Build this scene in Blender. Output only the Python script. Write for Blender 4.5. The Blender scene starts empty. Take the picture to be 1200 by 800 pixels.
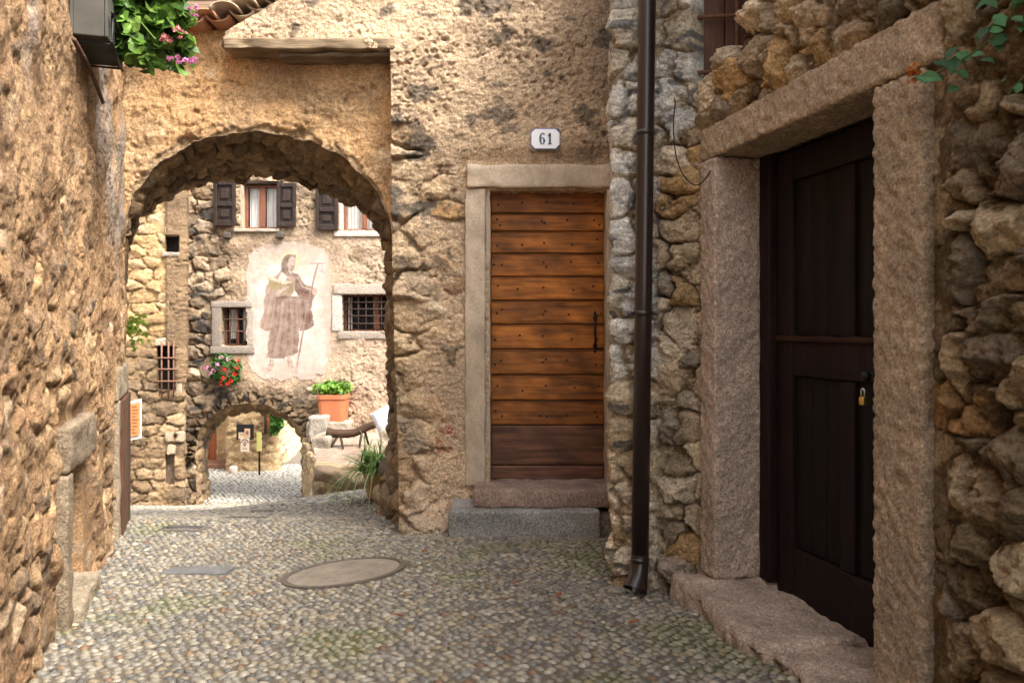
import bpy, math, random
import numpy as np
from mathutils import Vector, Matrix

random.seed(7)
SC = bpy.context.scene
COL = SC.collection
F = 1000.0          # focal length in photo pixels (photo 1200 wide)
EYE = 1.47
R = math.radians

# ------------------------------------------------------------------ noise
def _h(ix, iy, seed):
    x = (ix.astype(np.int64) * 374761393 + iy.astype(np.int64) * 668265263 + seed * 2147483647 * 3 + seed * 974711) & 0xFFFFFFFF
    x = ((x ^ (x >> 13)) * 1274126177) & 0xFFFFFFFF
    x = ((x ^ (x >> 16)) * 2246822519) & 0xFFFFFFFF
    return ((x ^ (x >> 15)) & 0xFFFFFF) / float(0x1000000)

def vnoise(x, y, seed=0):
    x = np.asarray(x, float); y = np.asarray(y, float)
    ix = np.floor(x); iy = np.floor(y); fx = x - ix; fy = y - iy
    ix = ix.astype(np.int64); iy = iy.astype(np.int64)
    def g(dx, dy):
        a = _h(ix + dx, iy + dy, seed) * 2 * np.pi
        return np.cos(a) * (fx - dx) + np.sin(a) * (fy - dy)
    u = fx * fx * fx * (fx * (fx * 6 - 15) + 10); v = fy * fy * fy * (fy * (fy * 6 - 15) + 10)
    return ((g(0, 0) * (1 - u) + g(1, 0) * u) * (1 - v) + (g(0, 1) * (1 - u) + g(1, 1) * u) * v) * 1.5

def fbm(x, y, seed=0, oct=4, gain=.5):
    s = 0; a = 1.0; f = 1.0
    for o in range(oct):
        s = s + a * vnoise(x * f + o * 17.3, y * f - o * 9.1, seed + o * 31); a *= gain; f *= 2.03
    return s

def sstep(a, b, x):
    t = np.clip((x - a) / (b - a), 0, 1); return t * t * (3 - 2 * t)

def mixc(a, b, t):
    return a * (1 - t[..., None]) + b * t[..., None]

def lin(r, g, b):
    f = lambda c: (c / 255 / 12.92) if c / 255 <= .04045 else ((c / 255 + .055) / 1.055) ** 2.4
    return np.array([f(r), f(g), f(b)])

# ------------------------------------------------------------------ rubble masonry field
def rubble(s, z, sx, sy, seed, warp=.22, jit=.85, wvar=.28, ew=.2, rough=.22, tilt=.5, facet=1.0):
    s = np.asarray(s, float); z = np.asarray(z, float)
    gx = s / sx + warp * fbm(s / sx * .8, z / sy * .8, seed + 1, 3) + .05 * fbm(s / sx * 3.5, z / sy * 3.5, seed + 3, 3)
    gy = z / sy + warp * fbm(s / sx * .8 + 40, z / sy * .8, seed + 2, 3) + .05 * fbm(s / sx * 3.5 + 20, z / sy * 3.5, seed + 4, 3)
    iy0 = np.floor(gy).astype(np.int64)
    cand = []
    for dy in (-2, -1, 0, 1, 2):
        iy = iy0 + dy
        off = _h(iy * 0, iy, seed + 5)
        ix0 = np.floor(gx - off).astype(np.int64)
        for dx in (-2, -1, 0, 1, 2):
            ix = ix0 + dx
            px = ix + off + .5 + jit * (_h(ix, iy, seed + 6) - .5)
            py = iy + .5 + jit * .8 * (_h(ix, iy, seed + 7) - .5)
            w = wvar * (_h(ix, iy, seed + 8) - .3)
            cand.append((ix, iy, px, py, w))
    best = np.full(gx.shape, 1e9); bi = np.zeros(gx.shape, np.int64); bj = bi.copy()
    bx = np.zeros(gx.shape); by = bx.copy(); bw = bx.copy()
    for ix, iy, px, py, w in cand:
        d = (gx - px) ** 2 + (gy - py) ** 2 - w
        m = d < best
        best = np.where(m, d, best); bi = np.where(m, ix, bi); bj = np.where(m, iy, bj)
        bx = np.where(m, px, bx); by = np.where(m, py, by); bw = np.where(m, w, bw)
    e = np.full(gx.shape, 1e9)
    for ix, iy, px, py, w in cand:
        L = np.hypot(px - bx, py - by)
        d = ((gx - px) ** 2 + (gy - py) ** 2 - w) - best
        ee = np.where(L > 1e-6, d / (2 * np.maximum(L, 1e-6)), 1e9)
        e = np.minimum(e, ee)
    r1 = _h(bi, bj, seed + 11); r2 = _h(bi, bj, seed + 12); r3 = _h(bi, bj, seed + 13); r4 = _h(bi, bj, seed + 14); r5 = _h(bi, bj, seed + 15)
    n = fbm(s * 9, z * 9, seed + 21, 4)
    n2 = np.abs(fbm(s * 21, z * 25, seed + 22, 4)); n3 = fbm(s * 55, z * 60, seed + 23, 3)
    t = np.clip((e + .035 * n) / ew, 0, 1)
    prof = t ** .55
    dx = gx - bx; dy = gy - by
    fac = np.full(gx.shape, 1.0)
    for k in range(5):
        rk = np.mod(r1 * 37.7 + r2 * 11.3 * (k + 1) + r3 * 5.9 * k, 1); th = (k + .7 * (np.mod(r4 * 53.1 + k * .37, 1) - .5)) * 1.2566
        fac = np.minimum(fac, .84 + .5 * rk - facet * (.5 + 1.1 * np.mod(rk * 7.7, 1)) * (dx * np.cos(th) + dy * np.sin(th)))
    h = (.45 + .55 * r1) * np.minimum(prof, fac) + tilt * ((r2 - .5) * dx + (r3 - .5) * dy) * prof + rough * (n * .5 * (.5 + r4) + n2 * .45 - .15 + .14 * n3)
    return dict(h=h, e=e, r1=r1, r2=r2, r3=r3, r4=r4, r5=r5, n=n)

def palette(q, cols, seedr):
    k = np.minimum((q * len(cols)).astype(int), len(cols) - 1)
    return np.array(cols)[k] * (.78 + .44 * seedr)[..., None]

def masonry(s, z, rb, depth, ml, mcol, cols, mrough=.25, mfine=14, soft=.12, seed=3, tint=(1.08, .96, .78), gap=.5):
    """stones over / under a mortar or plaster level ml (0..1 of depth).  returns displacement, colour, stone mask"""
    rg = .25 + 1.0 * sstep(-.25, .45, fbm(s * 1.3, z * 1.3, seed + 56, 3))
    mh = ml + mrough * fbm(s * 3.1, z * 3.1, seed + 50, 3) * .6 + rg * (.17 * fbm(s * mfine, z * mfine, seed + 51, 4)) + .10 * fbm(s * mfine * 3.3, z * mfine * 3.3, seed + 52, 3) - .3 * rg * sstep(.36, .62, fbm(s * mfine * 1.7, z * mfine * 1.7, seed + 53, 3)) - .22 * sstep(.03, .0, np.abs(fbm(s * 2.3, z * 2.3, seed + 54, 4))) * sstep(.0, .3, fbm(s * .9, z * .9, seed + 55, 2))
    m = sstep(-soft, soft, rb['h'] - mh)
    k = .03
    hh = np.clip(.5 + .5 * (rb['h'] - mh) / k, 0, 1)
    h = mh * (1 - hh) + rb['h'] * hh + k * hh * (1 - hh)
    h = h - gap * sstep(.075, .015, rb['e'] + .02 * rb['n']) * sstep(-.1, .35, fbm(s * 2.6, z * 2.6, seed + 57, 3) + .15) * sstep(-.35, .1, rb['h'] + .25 - mh)
    sc = palette(rb['r5'], cols, rb['r3'])
    vein = fbm(s * 14 + rb['r1'] * 90, z * 20 + rb['r2'] * 70, seed + 60, 4)
    sc = sc * (1 + .28 * vein)[..., None]
    mc = mcol * (1 + .3 * fbm(s * 1.6, z * 1.6, seed + 61, 5) + .16 * fbm(s * 22, z * 22, seed + 62, 3))[..., None]
    c = mixc(mc, sc, m) * np.array(tint)
    return h * depth, np.clip(c, .008, .9), m

# ------------------------------------------------------------------ mesh building
def build(name, V, faces, mat, parent=None, col=None, smooth=False):
    V = np.asarray(V, np.float32)
    me = bpy.data.meshes.new(name)
    if isinstance(faces, np.ndarray):
        nf, k = faces.shape
        me.vertices.add(len(V)); me.vertices.foreach_set('co', V.ravel())
        me.loops.add(nf * k); me.loops.foreach_set('vertex_index', faces.astype(np.int32).ravel())
        me.polygons.add(nf); me.polygons.foreach_set('loop_start', np.arange(0, nf * k, k, dtype=np.int32))
        me.update(calc_edges=True)
    else:
        me.from_pydata(V.tolist(), [], faces)
    me.validate()
    if smooth:
        me.polygons.foreach_set('use_smooth', np.ones(len(me.polygons), bool))
    if col is not None:
        a = me.color_attributes.new('Col', 'FLOAT_COLOR', 'POINT')
        c = np.ones((len(V), 4), np.float32); c[:, :3] = col
        a.data.foreach_set('color', c.ravel())
    me.materials.append(mat)
    o = bpy.data.objects.new(name, me); COL.objects.link(o)
    if parent is not None: attach(o, parent)
    return o

def attach(o, parent):
    o.parent = parent
    # geometry is modelled in world space; an Empty sits at the thing's base, a mesh parent at the origin
    o.matrix_parent_inverse = Matrix.Translation(-parent.location) if parent.type == 'EMPTY' else Matrix.Identity(4)

def thing(name, label, cat, loc, group=None):
    o = bpy.data.objects.new(name, None); COL.objects.link(o)
    o.location = loc; o.empty_display_size = .1
    return tag(o, label, cat, group)

def tag(o, label, cat, group=None, kind=None):
    o['label'] = label; o['category'] = cat
    if group: o['group'] = group
    if kind: o['kind'] = kind
    return o

class MB:
    def __init__(s): s.V = []; s.F = []; s.C = []; s.n = 0
    def add(s, V, F, c=(.5, .5, .5)):
        V = np.asarray(V, float)
        s.V.append(V); c = np.asarray(c, float)
        s.C.append(np.broadcast_to(c, (len(V), 3)).copy())
        s.F += [tuple(int(i) + s.n for i in f) for f in F]; s.n += len(V); return s
    def box(s, a, b, c=(.5, .5, .5), M=None):
        a = np.array(a, float); b = np.array(b, float); lo = np.minimum(a, b); hi = np.maximum(a, b)
        V = np.array([[x, y, z] for x in (lo[0], hi[0]) for y in (lo[1], hi[1]) for z in (lo[2], hi[2])])
        if M is not None: V = M(V)
        return s.add(V, [(0, 1, 3, 2), (4, 6, 7, 5), (0, 4, 5, 1), (2, 3, 7, 6), (0, 2, 6, 4), (1, 5, 7, 3)], c)
    def rbox(s, a, b, r=.01, amp=.0, freq=8, seed=1, res=.04, c=(.5, .5, .5), M=None, cvar=.0, mx=70):
        """rounded, slightly uneven block"""
        a = np.array(a, float); b = np.array(b, float); lo = np.minimum(a, b); hi = np.maximum(a, b); d = hi - lo
        r = min(r, d.min() * .45)
        def axis(L):
            n = int(np.clip(round(L / res), 1, mx))
            t = np.linspace(r, L - r, n + 1)
            return np.concatenate([[0], [r * .35], t, [L - r * .35], [L]])
        ax = [axis(x) for x in d]
        Vs = []; Fs = []; base = 0
        for k in range(3):
            u, v = [(1, 2), (2, 0), (0, 1)][k]
            for side in (0, 1):
                A, B = np.meshgrid(ax[u], ax[v], indexing='ij')
                P = np.zeros(A.shape + (3,)); P[..., u] = A; P[..., v] = B; P[..., k] = d[k] * side
                nu, nv = A.shape
                idx = np.arange(nu * nv).reshape(nu, nv) + base
                q = np.stack([idx[:-1, :-1], idx[1:, :-1], idx[1:, 1:], idx[:-1, 1:]], -1).reshape(-1, 4)
                if not side: q = q[:, ::-1]
                Vs.append(P.reshape(-1, 3)); Fs.append(q); base += nu * nv
        V = np.concatenate(Vs); q = np.concatenate(Fs)
        key = np.round(V * 1e5).astype(np.int64)
        _, first, inv = np.unique(key, axis=0, return_index=True, return_inverse=True)
        inv = inv.ravel(); V = V[first]; q = inv[q]
        core = np.clip(V, r, d - r); n = V - core
        ln = np.linalg.norm(n, axis=1, keepdims=True); n = n / np.maximum(ln, 1e-9)
        V = core + n * r
        W = V + lo + seed * 3.7
        if amp:
            k1 = fbm(W[:, 0] * freq + W[:, 2] * freq * .71, W[:, 1] * freq - W[:, 2] * freq * .63, seed, 4) + .8 * fbm(W[:, 2] * freq * 1.3, (W[:, 0] - W[:, 1]) * freq, seed + 9, 4)
            V = V + n * (k1 * amp)[:, None]
        V = V + lo
        cc = np.broadcast_to(np.asarray(c, float), V.shape).copy()
        if cvar:
            kk = fbm(W[:, 0] * 5 + W[:, 2] * 3.1, W[:, 1] * 5 - W[:, 2] * 4.3, seed + 77, 4)
            cc *= (1 + cvar * kk)[:, None]
        if M is not None: V = M(V)
        return s.add(V, q, np.clip(cc, .005, .95))
    def tube(s, pts, rad, n=10, c=(.5, .5, .5), cap=True, wob=0, seed=0):
        pts = np.array(pts, float); m = len(pts)
        rad = np.broadcast_to(np.asarray(rad, float), (m,))
        T = np.gradient(pts, axis=0); T /= np.linalg.norm(T, axis=1, keepdims=True) + 1e-12
        up = np.array([0, 0, 1.0]) if abs(T[0, 2]) < .9 else np.array([1.0, 0, 0])
        V = []
        x = np.cross(T[0], up); x /= np.linalg.norm(x)
        for i in range(m):
            x = x - T[i] * np.dot(x, T[i]); x /= np.linalg.norm(x); y = np.cross(T[i], x)
            a = np.arange(n) / n * 2 * np.pi
            rr = rad[i] * (1 + (wob * fbm(np.cos(a) * 1.5 + i * .35, np.sin(a) * 1.5 + seed, seed, 3) if wob else 0))
            V.append(pts[i] + (np.cos(a) * rr)[:, None] * x + (np.sin(a) * rr)[:, None] * y)
        V = np.concatenate(V)
        Fc = [(i * n + j, i * n + (j + 1) % n, (i + 1) * n + (j + 1) % n, (i + 1) * n + j) for i in range(m - 1) for j in range(n)]
        if cap: Fc += [tuple(range(n))[::-1], tuple((m - 1) * n + j for j in range(n))]
        return s.add(V, Fc, c)
    def lathe(s, prof, center, n=24, c=(.5, .5, .5), square=0):
        V = []; cx, cy, cz = center
        for r_, z_ in prof:
            for j in range(n):
                a = j / n * 2 * math.pi
                k = 1.0
                if square:
                    k = 1 / (abs(math.cos(a)) ** square + abs(math.sin(a)) ** square) ** (1 / square)
                V.append((cx + r_ * k * math.cos(a), cy + r_ * k * math.sin(a), cz + z_))
        m = len(prof)
        Fc = [(i * n + j, i * n + (j + 1) % n, (i + 1) * n + (j + 1) % n, (i + 1) * n + j) for i in range(m - 1) for j in range(n)]
        return s.add(V, Fc, c)
    def ell(s, center, rad, c=(.5, .5, .5), nu=8, nv=5, M=None):
        V = [(0, 0, 1)]
        for i in range(1, nv):
            p = math.pi * i / nv
            for j in range(nu):
                a = 2 * math.pi * j / nu; V.append((math.sin(p) * math.cos(a), math.sin(p) * math.sin(a), math.cos(p)))
        V.append((0, 0, -1)); V = np.array(V) * np.array(rad)
        if M is not None: V = V @ np.array(M).T
        V = V + np.array(center)
        Fc = [(0, 1 + j, 1 + (j + 1) % nu) for j in range(nu)]
        for i in range(nv - 2):
            b = 1 + i * nu
            Fc += [(b + j, b + nu + j, b + nu + (j + 1) % nu, b + (j + 1) % nu) for j in range(nu)]
        b = 1 + (nv - 2) * nu; L = len(V) - 1
        Fc += [(L, b + (j + 1) % nu, b + j) for j in range(nu)]
        return s.add(V, Fc, c)
    def build(s, name, mat, parent=None, smooth=False):
        V = np.concatenate(s.V); C = np.concatenate(s.C)
        return build(name, V, s.F, mat, parent, C, smooth)

def leaves(mb, pts, nrm, size, cols, rng, shape='round'):
    """small folded leaf blades, one per point"""
    for p, n, sz, c in zip(pts, nrm, size, cols):
        n = n / (np.linalg.norm(n) + 1e-9)
        t = np.cross(n, rng.normal(size=3)); t /= np.linalg.norm(t) + 1e-9
        b = np.cross(n, t)
        if shape == 'round':
            k = 9; an = np.linspace(.35, 2 * np.pi - .35, k)
            rr = sz * (.5 + .07 * np.cos(an * 5) + .03 * rng.normal(size=k))
            ring = p + np.cos(an)[:, None] * t * rr[:, None] + np.sin(an)[:, None] * b * rr[:, None] + n * (sz * .16 * np.cos(2 * an)[:, None] + .10 * sz)
            V = np.vstack([[p], ring]); Fc = [(0, i, i + 1) for i in range(1, k)]
            mb.add(V, Fc, c)
        else:
            L = sz; w = sz * .32
            V = np.array([p - t * L * .5, p - t * L * .1 + b * w + n * w * .3, p - t * L * .1, p - t * L * .1 - b * w + n * w * .3,
                          p + t * L * .25 + b * w * .7 + n * w * .2, p + t * L * .25, p + t * L * .25 - b * w * .7 + n * w * .2, p + t * L * .55 - n * w * .4])
            mb.add(V, [(0, 2, 1), (0, 3, 2), (1, 2, 5, 4), (2, 3, 6, 5), (4, 5, 7), (5, 6, 7)], c)

# ------------------------------------------------------------------ materials
def mat(name, base=(.5, .5, .5), rough=.85, attr=True, var=.25, nscale=(18, 18, 18), bump=.3, bscale=60, bdist=.004, spec=.3, metal=0, fine=220, trans=0, rot=None, grain=False, micro=0):
    m = bpy.data.materials.new(name); m.use_nodes = True
    N = m.node_tree.nodes; L = m.node_tree.links
    P = N['Principled BSDF']; P.inputs['Roughness'].default_value = rough; P.inputs['Metallic'].default_value = metal
    P.inputs['Specular IOR Level'].default_value = spec
    g = N.new('ShaderNodeNewGeometry'); mp = N.new('ShaderNodeMapping'); L.new(g.outputs['Position'], mp.inputs['Vector'])
    mp.inputs['Scale'].default_value = nscale
    if rot: mp.inputs['Rotation'].default_value = rot
    n1 = N.new('ShaderNodeTexNoise'); n1.inputs['Scale'].default_value = 1; n1.inputs['Detail'].default_value = 8; n1.inputs['Roughness'].default_value = .65
    L.new(mp.outputs[0], n1.inputs['Vector'])
    rmp = N.new('ShaderNodeMapRange'); rmp.inputs['From Min'].default_value = .28; rmp.inputs['From Max'].default_value = .72
    rmp.inputs['To Min'].default_value = 1 - var; rmp.inputs['To Max'].default_value = 1 + var
    L.new(n1.outputs['Fac'], rmp.inputs['Value'])
    mul = N.new('ShaderNodeVectorMath'); mul.operation = 'SCALE'
    if attr:
        a = N.new('ShaderNodeAttribute'); a.attribute_name = 'Col'; L.new(a.outputs['Color'], mul.inputs[0])
    else:
        mul.inputs[0].default_value = base
    if micro:
        n2 = N.new('ShaderNodeTexNoise'); n2.inputs['Scale'].default_value = fine; n2.inputs['Detail'].default_value = 6; n2.inputs['Roughness'].default_value = .7
        L.new(g.outputs['Position'], n2.inputs['Vector'])
        r2 = N.new('ShaderNodeMapRange'); r2.inputs['From Min'].default_value = .33; r2.inputs['From Max'].default_value = .67; r2.inputs['To Min'].default_value = 1 - micro; r2.inputs['To Max'].default_value = 1 + micro
        L.new(n2.outputs['Fac'], r2.inputs['Value'])
        mm = N.new('ShaderNodeMath'); mm.operation = 'MULTIPLY'; L.new(rmp.outputs[0], mm.inputs[0]); L.new(r2.outputs[0], mm.inputs[1]); L.new(mm.outputs[0], mul.inputs['Scale'])
    else:
        L.new(rmp.outputs[0], mul.inputs['Scale'])
    L.new(mul.outputs[0], P.inputs['Base Color'])
    if bump:
        if grain:
            src = n1
        else:
            src = N.new('ShaderNodeTexNoise'); src.inputs['Scale'].default_value = bscale; src.inputs['Detail'].default_value = 10; src.inputs['Roughness'].default_value = .7
            L.new(g.outputs['Position'], src.inputs['Vector'])
        b = N.new('ShaderNodeBump'); b.inputs['Strength'].default_value = bump; b.inputs['Distance'].default_value = bdist
        L.new(src.outputs['Fac'], b.inputs['Height']); L.new(b.outputs[0], P.inputs['Normal'])
    if trans:
        tr = N.new('ShaderNodeBsdfTranslucent'); mx = N.new('ShaderNodeMixShader'); mx.inputs[0].default_value = trans
        L.new(mul.outputs[0], tr.inputs['Color']); L.new(P.outputs[0], mx.inputs[1]); L.new(tr.outputs[0], mx.inputs[2])
        L.new(mx.outputs[0], N['Material Output'].inputs['Surface'])
    return m

M_STONE = mat('rubble_stone', var=.3, nscale=(26, 26, 26), bump=1.0, bscale=38, bdist=.03, micro=.5, fine=85)
M_FARST = mat('far_rubble', var=.28, bump=1.0, bscale=20, bdist=.035, micro=.3, fine=45)
M_CUT = mat('hewn_stone', var=.26, nscale=(30, 30, 30), bump=1.0, bscale=48, bdist=.026, micro=.55, fine=95)
M_GRAN = mat('granite', var=.7, nscale=(75, 75, 75), bump=.8, bscale=70, bdist=.012, rough=.85, micro=.6, fine=190)
M_SMOOTH = mat('dressed_stone', var=.26, nscale=(6, 6, 3), bump=.6, bscale=40, bdist=.01, micro=.16, fine=70)
M_COB = mat('pebble', var=.2, nscale=(60, 60, 60), bump=.18, bscale=150, bdist=.002, rough=.5, spec=.4)
M_DIRT = mat('joint_earth', var=.3, nscale=(25, 25, 25), bump=.6, bscale=120, bdist=.005)
M_WOODH = mat('plank_wood_horizontal', var=.55, nscale=(3.2, 30, 42), bump=.35, bdist=.003, grain=True, rough=.55, spec=.3)
M_WOODV = mat('plank_wood_upright', var=.35, nscale=(45, 45, 3.5), bump=.35, bdist=.003, grain=True, rough=.6, spec=.25)
M_WOODD = mat('dark_door_wood', var=.6, nscale=(38, 38, 2.5), bump=.4, bdist=.004, grain=True, rough=.6, spec=.14)
M_OLDWOOD = mat('weathered_timber', var=.4, nscale=(3, 40, 40), bump=.8, bdist=.01, grain=True, rough=.9, spec=.1)
M_IRON = mat('iron', var=.35, bump=.2, rough=.55, metal=.6, spec=.4)
M_RUST = mat('rusty_iron', var=.4, nscale=(60, 60, 60), bump=.3, rough=.85, metal=.1)
M_PIPE = mat('painted_downpipe', var=.12, nscale=(9, 9, 3), bump=.05, rough=.33, spec=.5)
M_LEAF = mat('leaf', var=.25, nscale=(70, 70, 70), bump=0, rough=.5, trans=.35)
M_PETAL = mat('petal', var=.15, bump=0, rough=.7, trans=.3)
M_PAINT = mat('enamel', var=.03, bump=0, rough=.25, spec=.5)
M_PAPER = mat('paper', var=.05, bump=0, rough=.8)
M_TERRA = mat('terracotta', var=.18, nscale=(10, 10, 10), bump=.2, rough=.8)
M_CLOTH = mat('cloth', var=.06, bump=.1, rough=.9)
M_FRESCO = mat('fresco_plaster', var=.12, nscale=(14, 14, 14), bump=.15, bscale=30, bdist=.003)
M_BRASS = mat('brass', var=.1, bump=0, rough=.35, metal=.9)
M_CONC = mat('cover_concrete', var=.3, nscale=(9, 9, 9), bump=.7, bscale=110, bdist=.01, micro=.3, fine=130)
M_GLASS = bpy.data.materials.new('window_glass'); M_GLASS.use_nodes = True
_p = M_GLASS.node_tree.nodes['Principled BSDF']
_p.inputs['Base Color'].default_value = (.02, .022, .025, 1); _p.inputs['Roughness'].default_value = .06; _p.inputs['Specular IOR Level'].default_value = .6
_p.inputs['Alpha'].default_value = .12

# ------------------------------------------------------------------ heightfield wall
def inside_poly(x, z, poly):
    poly = np.asarray(poly, float); n = len(poly); r = np.zeros(x.shape, bool)
    for i in range(n):
        x1, z1 = poly[i]; x2, z2 = poly[(i + 1) % n]
        c = ((z1 > z) != (z2 > z))
        with np.errstate(divide='ignore', invalid='ignore'):
            xi = (x2 - x1) * (z - z1) / (z2 - z1 if z2 != z1 else 1e-12) + x1
        r ^= c & (x < xi)
    return r

def near_poly(x, z, poly):
    poly = np.asarray(poly, float); n = len(poly)
    bd = np.full(x.shape, 1e9); bx = x.copy(); bz = z.copy()
    for i in range(n):
        a = poly[i]; b = poly[(i + 1) % n]; d = b - a; L = (d ** 2).sum() + 1e-12
        t = np.clip(((x - a[0]) * d[0] + (z - a[1]) * d[1]) / L, 0, 1)
        px = a[0] + t * d[0]; pz = a[1] + t * d[1]; dd = (x - px) ** 2 + (z - pz) ** 2
        m = dd < bd; bd = np.where(m, dd, bd); bx = np.where(m, px, bx); bz = np.where(m, pz, bz)
    return bx, bz

def plan_eval(plan, s):
    P = np.array(plan, float); seg = np.diff(P, axis=0); L = np.hypot(seg[:, 0], seg[:, 1]); cs = np.concatenate([[0], np.cumsum(L)])
    x = np.interp(s, cs, P[:, 0]); y = np.interp(s, cs, P[:, 1])
    T = seg / L[:, None]
    # blended normals round the corners
    def nat(ss):
        i = np.clip(np.searchsorted(cs, ss, side='right') - 1, 0, len(L) - 1)
        return np.stack([T[i, 1], -T[i, 0]], -1)
    n = 0
    for d in (-.05, -.03, -.015, 0, .015, .03, .05): n = n + nat(np.clip(s + d, 0, cs[-1] - 1e-6))
    n = n / np.linalg.norm(n, axis=-1, keepdims=True)
    return x, y, n

def wall(name, plan, S, Z, field, m, parent, cuts=(), skirt=.3, smooth=True, noskirt=None):
    s, z = np.meshgrid(S, Z, indexing='ij')
    s = s.copy(); z = z.copy()
    ins = np.zeros(s.shape, bool); which = np.full(s.shape, -1)
    for k, c in enumerate(cuts):
        i = inside_poly(s, z, c); which[i & ~ins] = k; ins |= i
    ns, nz = s.shape
    keep = ~(ins[:-1, :-1] & ins[1:, :-1] & ins[1:, 1:] & ins[:-1, 1:])
    idx = np.arange(ns * nz).reshape(ns, nz)
    q = np.stack([idx[:-1, :-1], idx[1:, :-1], idx[1:, 1:], idx[:-1, 1:]], -1)[keep]
    used = np.zeros(ns * nz, bool); used[q.ravel()] = True; used = used.reshape(ns, nz)
    for k, c in enumerate(cuts):
        mm = used & ins & (which == k)
        if mm.any():
            a, b = near_poly(s[mm], z[mm], c); s[mm] = a; z[mm] = b
    h, col = field(s, z)
    x, y, n = plan_eval(plan, s)
    V = np.stack([x + n[..., 0] * h, y + n[..., 1] * h, z], -1).reshape(-1, 3)
    col = col.reshape(-1, 3); nn = n.reshape(-1, 2)
    # boundary edges -> skirt going into the wall
    e = np.concatenate([q[:, [0, 1]], q[:, [1, 2]], q[:, [2, 3]], q[:, [3, 0]]])
    key = np.sort(e, axis=1); kk = key[:, 0].astype(np.int64) * (ns * nz + 1) + key[:, 1]
    u, first, cnt = np.unique(kk, return_index=True, return_counts=True)
    be = e[first[cnt == 1]]
    if noskirt is not None:
        mid = (V[be[:, 0]] + V[be[:, 1]]) / 2; be = be[~noskirt(mid)]
    bv = np.unique(be.ravel()); mp = np.full(ns * nz, -1); mp[bv] = np.arange(len(bv))
    parts = [V]; cols = [col]; qs = [q]
    nst = 3; base = len(V); prev = bv; 
    for t in range(1, nst + 1):
        W = V[bv].copy(); xx, yy = x.reshape(-1)[bv], y.reshape(-1)[bv]
        f = t / nst
        W[:, 0] = W[:, 0] * (1 - f) + (xx - nn[bv, 0] * skirt) * f; W[:, 1] = W[:, 1] * (1 - f) + (yy - nn[bv, 1] * skirt) * f
        jit = .012 * fbm(W[:, 0] * 20 + W[:, 2] * 9, W[:, 1] * 20, 5, 2) * (f < 1)
        W[:, 2] += jit
        parts.append(W); cols.append(col[bv])
        a0 = be[:, 0] if t == 1 else base - len(bv) + mp[be[:, 0]]; a1 = be[:, 1] if t == 1 else base - len(bv) + mp[be[:, 1]]
        qs.append(np.stack([a1, a0, base + mp[be[:, 0]], base + mp[be[:, 1]]], -1)); base += len(bv)
    V = np.concatenate(parts); col = np.concatenate(cols); q = np.concatenate(qs)
    us = np.zeros(len(V), bool); us[q.ravel()] = True; rm = np.cumsum(us) - 1
    return build(name, V[us], rm[q], m, parent, col[us], smooth)

def arch_curve(xl, xr, zl, zr, xa, za, zbl, zbr, n=40, p=2.0):
    """left base, up to the left spring, over, down to right base"""
    a = np.linspace(0, np.pi / 2, n)
    L = np.stack([xa - (xa - xl) * np.cos(a) ** (2 / p), zl + (za - zl) * np.sin(a) ** (2 / p)], -1)
    Rr = np.stack([xa + (xr - xa) * np.cos(a[::-1]) ** (2 / p), zr + (za - zr) * np.sin(a[::-1]) ** (2 / p)], -1)[1:]
    pts = []
    if zbl is not None: pts += [[xl, t] for t in np.linspace(zbl, zl, 24)[:-1]]
    pts += L.tolist() + Rr.tolist()
    if zbr is not None: pts += [[xr, t] for t in np.linspace(zr, zbr, 50)[1:]]
    return np.array(pts)

def resample(c, n):
    d = np.concatenate([[0], np.cumsum(np.hypot(*np.diff(c, axis=0).T))]); t = np.linspace(0, d[-1], n)
    return np.stack([np.interp(t, d, c[:, 0]), np.interp(t, d, c[:, 1])], -1), t

# ------------------------------------------------------------------ ground shape
def hY(Y):
    Y = np.asarray(Y, float)
    a = 1.10 + .055 * np.minimum(Y, 6.0)
    t = np.clip(Y - 6, 0, 1); a = a + .055 * t + .137 * t * t / 2
    a = a + .192 * np.clip(Y - 7, 0, 7)
    return a + .035 * np.maximum(Y - 14, 0)

def ground(X, Y):
    X = np.asarray(X, float); Y = np.asarray(Y, float)
    z = EYE - hY(Y)
    z = z + np.clip(.14 * (X + 3.3), 0, .4) * sstep(7.3, 9.3, Y) * (1 - sstep(13.5, 14.2, Y))
    z = z - .05 * np.exp(-((X - .98) ** 2 / .06 + (Y - 3.5) ** 2 / .6))
    z = z - .045 * np.exp(-((X - .65) ** 2 + (Y - 4.45) ** 2) / .3)
    z = z + .10 * (X + .94) * np.exp(-((X + .94) / 1.25) ** 2) * sstep(6.9, 5.9, Y)
    z = z + .008 * fbm(X * 1.7, Y * 1.7, 3, 3)
    # settle to a plain level far away
    return z

def P(u, v, Y): return np.array([(u - 600) / F * Y, Y, EYE - (v - 385) / F * Y])

WARM = np.array([.46, .325, .19])
# ================================================================== CAMERA / LIGHT
cam = bpy.data.cameras.new('camera'); co = bpy.data.objects.new('camera', cam); COL.objects.link(co)
co.location = (0, 0, EYE); co.rotation_euler = (R(90), 0, 0)
cam.sensor_width = 36; cam.lens = 30; cam.shift_y = -15 / 1200; cam.clip_end = 500; cam.clip_start = .05
cam.dof.use_dof = True; cam.dof.focus_distance = 5.2; cam.dof.aperture_fstop = 7.0
SC.camera = co

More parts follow.
